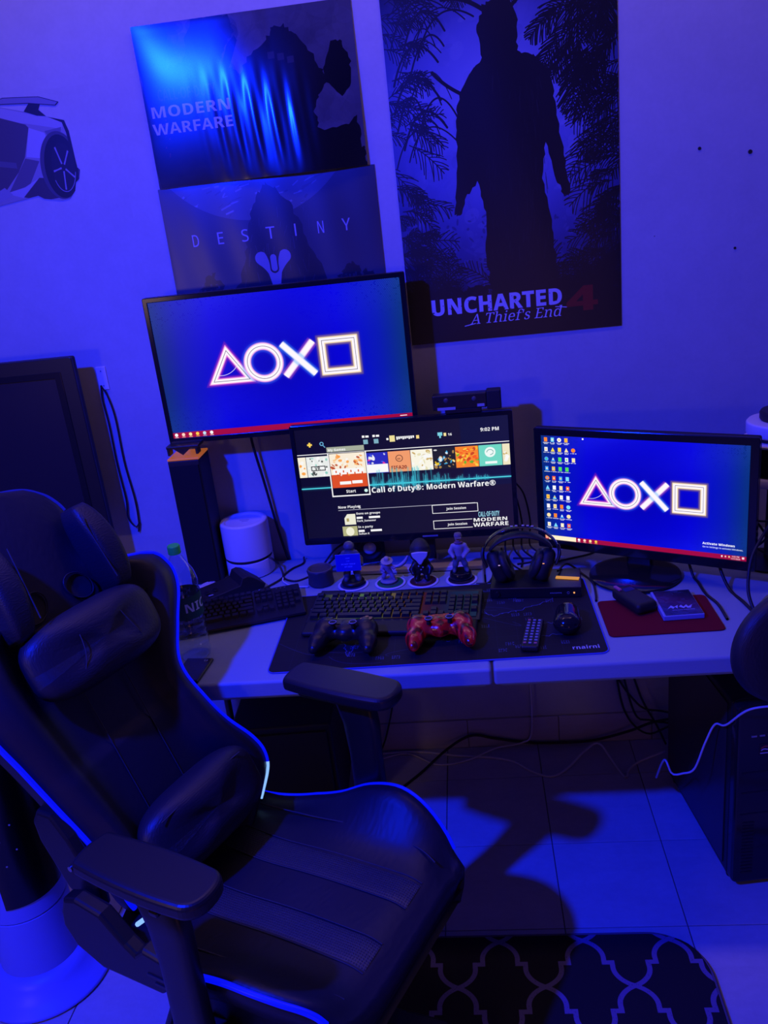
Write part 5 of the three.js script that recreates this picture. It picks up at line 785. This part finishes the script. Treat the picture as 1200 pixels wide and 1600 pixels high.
  part('head_piping', tube([...edge(-1, 0.78, 0.867, 16), ...edge(1, 0.78, 0.867, 16).reverse()], 0.0035, 120, false, 8), new THREE.MeshStandardMaterial({ color: 0x05060c, emissive: new THREE.Color().setRGB(0.01, 0.015, 1), emissiveIntensity: 0.4 }), t);
  for (const z of [-0.055, 0.055]) { const l = []; for (let i = 0; i <= 20; i++) { const v = 0.02 + i * 0.02; l.push(B(z, v, 0.0185)); } part('seam', tube(l, 0.0014, 50, false, 5), M.stitch, back); }
  // head bolsters with belt slots between them and the centre
  for (const sg of [-1, 1]) {
    const rws = []; for (let i = 0; i <= 20; i++) { const k = i / 20, v = 0.575 + 0.2 * k, r = []; const sc = Math.pow(Math.sin(Math.PI * (0.04 + 0.92 * k)), 0.28), cx = sg * (0.132 - 0.012 * k), cf = 0.042 + 0.01 * Math.sin(Math.PI * k); for (let j = 0; j < 22; j++) { const a = j / 22 * Math.PI * 2, ca = Math.cos(a), sa = Math.sin(a); r.push(B(cx + sg * Math.sign(ca) * Math.pow(Math.abs(ca), 0.45) * 0.033 * sc, v, cf + Math.sign(sa) * Math.pow(Math.abs(sa), 0.45) * 0.046 * sc)); } rws.push(sg > 0 ? r : r.reverse()); }
    const b = part('head_bolster', gridGeo(rws, true, true, true), M.leatherSoft, t);
    part('bolster_seam', tube([...Array(13).keys()].map(i => { const k = i / 12; return B(sg * (0.128 - 0.01 * k - 0.026), 0.6 + 0.15 * k, 0.092); }), 0.0016, 40, false, 5), M.stitch, b);
    part('belt_slot', (() => { const c = []; for (let i = 0; i < 24; i++) { const a = i / 24 * Math.PI * 2; c.push(B(sg * 0.058 + Math.cos(a) * 0.032, 0.62 + Math.sin(a) * 0.03 + sg * Math.cos(a) * -0.008, 0.019)); } return tube(c, 0.0018, 96, true, 8); })(), M.leather, t);
    part('slot_cloth', (() => { const r0 = [], c = []; for (let i = 0; i < 24; i++) { const a = i / 24 * Math.PI * 2; r0.push(B(sg * 0.058 + Math.cos(a) * 0.031, 0.62 + Math.sin(a) * 0.029 + sg * Math.cos(a) * -0.008, 0.0145)); c.push(B(sg * 0.058, 0.62, 0.009)); } return gridGeo([r0, c], true); })(), M.rubber, t);
  }
  // neck cushion and lumbar cushion
  const pillow = (cz, cv, cf, a, b, d, n = 3.2) => { const r = []; for (let i = 1; i < 24; i++) { const ph = -Math.PI / 2 + Math.PI * i / 24, row = []; for (let j = 0; j < 40; j++) { const th = j / 40 * Math.PI * 2, P = (x, e) => Math.sign(x) * Math.pow(Math.abs(x), e), cp = P(Math.cos(ph), 2 / n); row.push(B(cz + a * cp * P(Math.cos(th), 2 / n), cv + b * cp * P(Math.sin(th), 2 / n), cf + d * P(Math.sin(ph), 0.9) * (1 - 0.12 * Math.cos(2 * th)))); } r.push(row); } return gridGeo(r, true, true, true); };
  const neck = part('neck_cushion', pillow(0.0, 0.505, 0.058, 0.168, 0.082, 0.05, 3.4), M.leatherSoft, t);
  for (const [z0, z1] of [[-0.045, -0.085], [0.045, 0.085]]) part('cushion_seam', tube([B(z0, 0.576, 0.088), B(z0 * 1.2, 0.54, 0.106), B((z0 + z1) / 2, 0.495, 0.109), B(z1, 0.455, 0.1)], 0.001, 40, false, 5), M.stitch, neck);
  part('cushion_strap', tube([B(-0.15, 0.52, 0.04), B(-0.17, 0.53, 0.02), B(-0.19, 0.54, 0.045)], 0.004, 30), M.rubber, neck);
  const lum = part('lumbar_cushion', pillow(-0.02, 0.075, 0.075, 0.168, 0.082, 0.055, 3.2), M.leather, t);
  part('cushion_seam', tube([B(-0.14, 0.128, 0.118), B(-0.02, 0.133, 0.122), B(0.11, 0.128, 0.118)], 0.0016, 40, false, 5), M.stitch, lum);
  // armrests
  for (const sg of [-1, 1]) {
    const sh = new THREE.Shape(); sh.moveTo(-0.125, -0.042); sh.bezierCurveTo(-0.03, -0.052, 0.05, -0.052, 0.115, -0.045); sh.bezierCurveTo(0.14, -0.04, 0.148, -0.02, 0.148, 0); sh.bezierCurveTo(0.148, 0.03, 0.138, 0.046, 0.115, 0.05); sh.bezierCurveTo(0.05, 0.056, -0.03, 0.056, -0.125, 0.046); sh.bezierCurveTo(-0.142, 0.04, -0.142, -0.038, -0.125, -0.042);
    const pd = part('armrest_pad', ext(sh, 0.032, 0.01, 4).rotateX(-Math.PI / 2), M.padPU, t); pd.position.set(-0.008, 0.756, sg * 0.308);
    part('pad_plate', at(ext(rrect(0.2, 0.07, 0.015), 0.01, 0.002).rotateX(-Math.PI / 2), 0, -0.0095, 0), M.blackPlastic, pd);
    part('height_button', at(rb(0.02, 0.012, 0.012, 0.004), 0.05, -0.012, sg * 0.036), M.blackGloss, pd);
    const po = part('armrest_post', (() => { const r = []; for (const [y, a, b, dx] of [[0.747, 0.05, 0.022, 0.02], [0.68, 0.045, 0.02, 0.032], [0.6, 0.04, 0.019, 0.034], [0.52, 0.04, 0.02, 0.034], [0.43, 0.042, 0.021, 0.034], [0.39, 0.045, 0.02, 0.034]]) { const row = []; for (let j = 0; j < 24; j++) { const th = j / 24 * Math.PI * 2, P = x => Math.sign(x) * Math.pow(Math.abs(x), 0.6); row.push(V(dx + a * P(Math.cos(th)), y, sg * 0.315 + b * P(Math.sin(th)))); } r.push(row); } return gridGeo(r, true, true, true); })(), M.blackPlastic, t);
    part('armrest_bracket', rbs(0.09, 0.018, 0.2, 0.005, 0.034, 0.372, sg * 0.235), M.darkMetal, t);
  }
  // recliner covers on the near and far side
  for (const sg of [1]) {
    const low = [[-0.31, 0.555], [-0.315, 0.52], [-0.29, 0.475], [-0.226, 0.445], [-0.07, 0.45], [0.0, 0.51], [-0.03, 0.535], [-0.099, 0.545], [-0.122, 0.525], [-0.143, 0.54], [-0.195, 0.59], [-0.26, 0.602], [-0.295, 0.59]];
    const c = part('recliner_cover', ext(poly(low), 0.034, 0.008, 3).translate(0, 0, sg > 0 ? 0.255 : -0.289), M.blackPlastic, t);
    part('cover_slot', merge(rbs(0.07, 0.006, 0.004, 0.001, -0.06, 0.492, sg * 0.29).rotateZ(0.0), rbs(0.05, 0.005, 0.004, 0.001, -0.055, 0.476, sg * 0.29)), M.darkMetal, c);
    const up = [[-0.31, 0.57], [-0.36, 0.67], [-0.365, 0.715], [-0.345, 0.745], [-0.305, 0.745], [-0.27, 0.7], [-0.22, 0.6], [-0.22, 0.55], [-0.26, 0.53]];
    const u = part('back_bracket_cover', ext(poly(up), 0.026, 0.008, 3).translate(-0.02, 0, sg > 0 ? 0.222 : -0.254), M.blackPlastic, t); part('bolt', at(cyl(0.006, 0.006, 0.006, 12).rotateX(Math.PI / 2), -0.3, 0.63, sg * 0.25), M.metal, u);
  }
  // underside
  part('tilt_mechanism', merge(rbs(0.26, 0.05, 0.16, 0.01, 0, 0.35, 0), rbs(0.1, 0.04, 0.4, 0.008, -0.16, 0.36, 0)), M.darkMetal, t);
  part('tilt_lever', merge(capTube([[-0.08, 0.35, 0.08], [-0.1, 0.35, 0.17], [-0.128, 0.352, 0.2], [-0.158, 0.29, 0.202]], 0.0045), capTube([[-0.156, 0.292, 0.202], [-0.19, 0.217, 0.205]], 0.0105)), M.blackPlastic, t);
  part('gas_lift', merge(at(cyl(0.025, 0.025, 0.16, 28), 0, 0.25, 0), at(cyl(0.014, 0.014, 0.1, 20), 0, 0.31, 0)), M.blackPlastic, t);
  for (let i = 0; i < 5; i++) { const a = i * Math.PI * 2 / 5 + 0.35, g = ext(poly([[0.02, 0.09], [0.02, 0.16], [0.1, 0.145], [0.28, 0.1], [0.31, 0.09], [0.31, 0.075], [0.27, 0.075], [0.1, 0.1]]), 0.05, 0.008, 3).translate(0, 0.01, -0.025).rotateY(a); part('base_leg', g, M.blackPlastic, t);
    const x = Math.cos(a) * 0.3, z = -Math.sin(a) * 0.3; const w = part('caster', merge(at(cyl(0.029, 0.029, 0.02, 24).rotateX(Math.PI / 2), 0, 0.0305, 0.014), at(cyl(0.029, 0.029, 0.02, 24).rotateX(Math.PI / 2), 0, 0.0305, -0.014), at(cyl(0.007, 0.007, 0.05, 12), 0, 0.065, 0)), M.rubber, t); w.position.set(x, 0.0098, z); w.rotation.y = a + 1.1; }
}

// ---------- cables ----------
const wire = (name, pts, r, m, label, n = 0) => solo(name, tube(pts, r, n || pts.length * 10, false, 8), m, label, 'cable');
const dy = DY + 0.0035;
wire('thick_cable', [[-0.655, 1.19, 0.045], [-0.66, 1.13, 0.03], [-0.645, 1.0, 0.022], [-0.628, 0.85, 0.016], [-0.615, 0.765, 0.014], [-0.612, 0.7405, 0.0075], [-0.612, 0.72, 0.0065]], 0.0042, M.wire, 'thick black cable hanging from the upper television down the wall to the table');
wire('canister_cable', [[-0.645, 0.796, 0.115], [-0.632, 0.788, 0.118], [-0.618, 0.768, 0.115], [-0.603, 0.746, 0.14], [-0.605, dy, 0.17], [-0.64, dy, 0.225], [-0.675, dy, 0.275], [-0.69, dy, 0.305]], 0.0032, M.wire, 'black cable leaving the groove of the white canister and running to the plain keyboard');
wire('looped_cable', [[-0.56, dy, 0.012], [-0.555, dy, 0.06], [-0.585, dy, 0.1], [-0.6, dy, 0.155], [-0.56, dy, 0.19], [-0.52, dy, 0.165], [-0.47, 0.76, 0.13], [-0.43, 0.785, 0.1], [-0.4, 0.78, 0.075]], 0.003, M.wire, 'black cable looping over the table left of the carved pot');
wire('white_table_cable', [[-0.6, dy, 0.158], [-0.592, dy, 0.19], [-0.555, dy, 0.228], [-0.51, dy, 0.236]], 0.0026, M.wireWhite, 'thin white cable curving up to the carved pot');
wire('arched_cable', [[-0.50, dy + 0.002, 0.15], [-0.478, 0.765, 0.135], [-0.44, 0.80, 0.1], [-0.4, 0.803, 0.05], [-0.4, 0.77, 0.012]], 0.003, M.wire, 'black cable arching from behind the carved pot to the middle monitor');
wire('stand_cable', [[-0.022, dy, 0.29], [0.0, dy, 0.292], [0.012, dy, 0.288], [0.02, dy, 0.27], [0.035, dy, 0.22], [0.06, dy, 0.15], [0.06, dy, 0.05], [0.062, 0.71, 0.0068]].slice(0, 7), 0.003, M.wire, 'black cable between the capped figurine and the amplifier box');
[[0.06, 0.05], [0.085, 0.035], [0.11, 0.045], [0.135, 0.03]].forEach(([x, z], i) => wire('hanging_cable', [[x - 0.03, 0.98, 0.11], [x, 0.92, 0.07], [x + 0.015, 0.83, z + 0.03], [x + 0.01, 0.76, z + 0.05], [x + 0.02 + i * 0.01, dy + i * 0.0002, z + 0.11], [x + 0.06 - i * 0.035, dy, z + 0.19 - i * 0.03]], 0.0027, M.wire, ['leftmost of the black cables hanging behind the headset', 'second from left of the black cables hanging behind the headset', 'third from left of the black cables hanging behind the headset', 'rightmost of the black cables hanging behind the headset'][i]));
wire('headset_cable', [[0.2, 0.785, 0.33], [0.235, 0.768, 0.25], [0.275, dy, 0.275], [0.292, dy, 0.33], [0.29, dy, 0.4], [0.285, dy, 0.44]], 0.003, M.wire, 'black cable leaving the headset towards the right, along the desk mat\'s edge');
wire('mat_cable', [[0.2, dy, 0.18], [0.25, dy, 0.16], [0.32, dy, 0.13], [0.36, dy, 0.07], [0.4, dy, 0.02]], 0.0027, M.wire, 'black cable passing behind the right monitor\'s base');
wire('monitor_cable', [[0.53, 0.9, 0.3], [0.54, 0.82, 0.31], [0.555, 0.75, 0.335], [0.56, dy, 0.37], [0.562, dy, 0.44], [0.575, dy, 0.5], [0.575, dy, 0.58]], 0.0036, M.wire, 'black cable dropping from under the right monitor to the red mouse mat\'s corner');
wire('monitor_power_cable', [[0.6, 0.9, 0.34], [0.61, 0.8, 0.37], [0.625, dy + 0.001, 0.42], [0.638, dy, 0.5], [0.65, dy, 0.6]], 0.0042, M.wire, 'thicker black cable dropping behind the right monitor\'s right corner');
[[0.83, 0.02], [0.86, 0.05], [0.885, 0.0], [0.915, 0.03]].forEach(([y, b], i) => wire('tangled_cable', [[0.66, y, 0.3 + b], [0.7, y + 0.02 - b, 0.36], [0.74, y - 0.03 + b, 0.39], [0.8, y + 0.01, 0.37 - b], [0.88, y - 0.03, 0.3]], 0.003, M.wire, ['lowest of the tangled black cables at the right edge', 'second lowest of the tangled black cables at the right edge', 'second highest of the tangled black cables at the right edge', 'topmost of the tangled black cables at the right edge'][i]));
wire('drooping_cable', [[0.78, 0.95, 0.34], [0.72, 0.92, 0.42], [0.66, 0.86, 0.48], [0.64, 0.79, 0.52], [0.645, dy, 0.56]], 0.0042, M.wire, 'thick black cable drooping onto the table above the round-backed stool');
// wall cables of the old television
{
  const t = thing('wall_socket_plate', 'small square wall plate beside the dark television, two cables hanging below it', 'wall plate', [-1.09, 1.365, 0]);
  part('plate', rbs(0.03, 0.07, 0.004, 0.002, 0.0, 0, 0.0022), M.whitePlastic, t); part('screw', merge(at(cyl(0.002, 0.002, 0.001, 10).rotateX(Math.PI / 2), 0, 0.022, 0.0046), at(cyl(0.002, 0.002, 0.001, 10).rotateX(Math.PI / 2), 0, -0.022, 0.0046)), M.metal, t);
  wire('wall_cable', [[-1.098, 1.345, 0.006], [-1.103, 1.3, 0.006], [-1.1, 1.22, 0.006], [-1.102, 1.1, 0.006], [-1.098, 0.98, 0.008], [-1.104, 0.92, 0.008], [-1.085, 0.888, 0.01], [-1.07, 0.9, 0.01]], 0.0026, M.wire, 'left of the two thin black cables hanging on the wall beside the dark television');
  wire('wall_cable', [[-1.098, 1.345, 0.007], [-1.085, 1.31, 0.006], [-1.076, 1.24, 0.006], [-1.078, 1.1, 0.006], [-1.07, 0.98, 0.007], [-1.073, 0.9, 0.008], [-1.08, 0.87, 0.008]], 0.0026, M.wire, 'right of the two thin black cables hanging on the wall beside the dark television');
}
// under the table
wire('white_floor_cable', [[-0.39, 0.004, 0.03], [-0.26, 0.004, 0.028], [-0.12, 0.004, 0.06], [-0.02, 0.004, 0.075], [0.05, 0.004, 0.1], [0.1, 0.004, 0.15], [0.163, 0.004, 0.186], [0.22, 0.004, 0.15], [0.28, 0.02, 0.09], [0.334, 0.03, 0.06], [0.37, 0.004, 0.13], [0.394, 0.004, 0.205], [0.41, 0.004, 0.17], [0.45, 0.004, 0.13], [0.535, 0.03, 0.115]], 0.0038, M.wireWhite, 'pale cable winding over the floor under the table', 140);
wire('thin_floor_cable', [[-0.4, 0.004, 0.06], [-0.3, 0.004, 0.035], [-0.2, 0.004, 0.1], [-0.1, 0.004, 0.085], [0.0, 0.012, 0.035], [0.08, 0.02, 0.025], [0.12, 0.06, 0.022], [0.125, 0.3, 0.02], [0.12, 0.69, 0.02]], 0.003, M.wireWhite, 'thin pale cable rising from the floor to the table at the middle', 100);
wire('black_floor_cable', [[-0.33, 0.005, 0.24], [-0.25, 0.005, 0.14], [-0.16, 0.03, 0.05], [-0.08, 0.058, 0.024], [0.0, 0.04, 0.022], [0.12, 0.017, 0.022], [0.26, 0.014, 0.024], [0.34, 0.024, 0.028], [0.44, 0.06, 0.04], [0.5, 0.1, 0.06], [0.56, 0.14, 0.1]], 0.0044, M.wire, 'thick black cable lying against the baseboard under the table', 110);
[[[0.36, 0.69, 0.06], [0.38, 0.5, 0.05], [0.4, 0.25, 0.05], [0.43, 0.12, 0.05], [0.49, 0.06, 0.06], [0.56, 0.1, 0.08]], [[0.37, 0.69, 0.06], [0.42, 0.4, 0.05], [0.47, 0.2, 0.05], [0.52, 0.09, 0.06], [0.545, 0.03, 0.08]], [[0.33, 0.69, 0.05], [0.37, 0.35, 0.04], [0.46, 0.17, 0.05], [0.53, 0.15, 0.07], [0.58, 0.17, 0.12]], [[0.39, 0.69, 0.07], [0.4, 0.4, 0.06], [0.45, 0.14, 0.05], [0.5, 0.11, 0.06], [0.57, 0.12, 0.1]]].forEach((p, i) => wire('under_table_cable', p, 0.0034, M.wire, ['black cable under the table hanging lowest in a loop beside the computer', 'black cable under the table that reaches the floor beside the computer', 'leftmost starting of the black cables hanging under the table beside the computer', 'rightmost starting of the black cables hanging under the table beside the computer'][i]));
wire('white_computer_cable', [[0.5, 0.03, 0.2], [0.455, 0.12, 0.36], [0.442, 0.3, 0.52], [0.455, 0.278, 0.55], [0.48, 0.285, 0.56], [0.507, 0.306, 0.57], [0.53, 0.392, 0.58], [0.55, 0.453, 0.59], [0.565, 0.478, 0.63], [0.6, 0.56, 0.69], [0.68, 0.575, 0.7], [0.78, 0.575, 0.68]], 0.0028, M.wireWhite, 'white cable looping beside and over the front of the computer case', 120);
wire('armrest_cable', [[-0.27, 0.69, 0.05], [-0.29, 0.5, 0.04], [-0.31, 0.3, 0.035], [-0.36, 0.1, 0.04], [-0.4, 0.006, 0.06]], 0.003, M.wire, 'black cable hanging under the table behind the far armrest');

scene.traverse(o => { if (o.isMesh) { o.castShadow = true; o.receiveShadow = true; } if (o.isPointLight || o.isSpotLight) { o.castShadow = true; o.shadow.mapSize.set(2048, 2048); o.shadow.bias = -0.0005; } });
renderer.render(scene, camera);
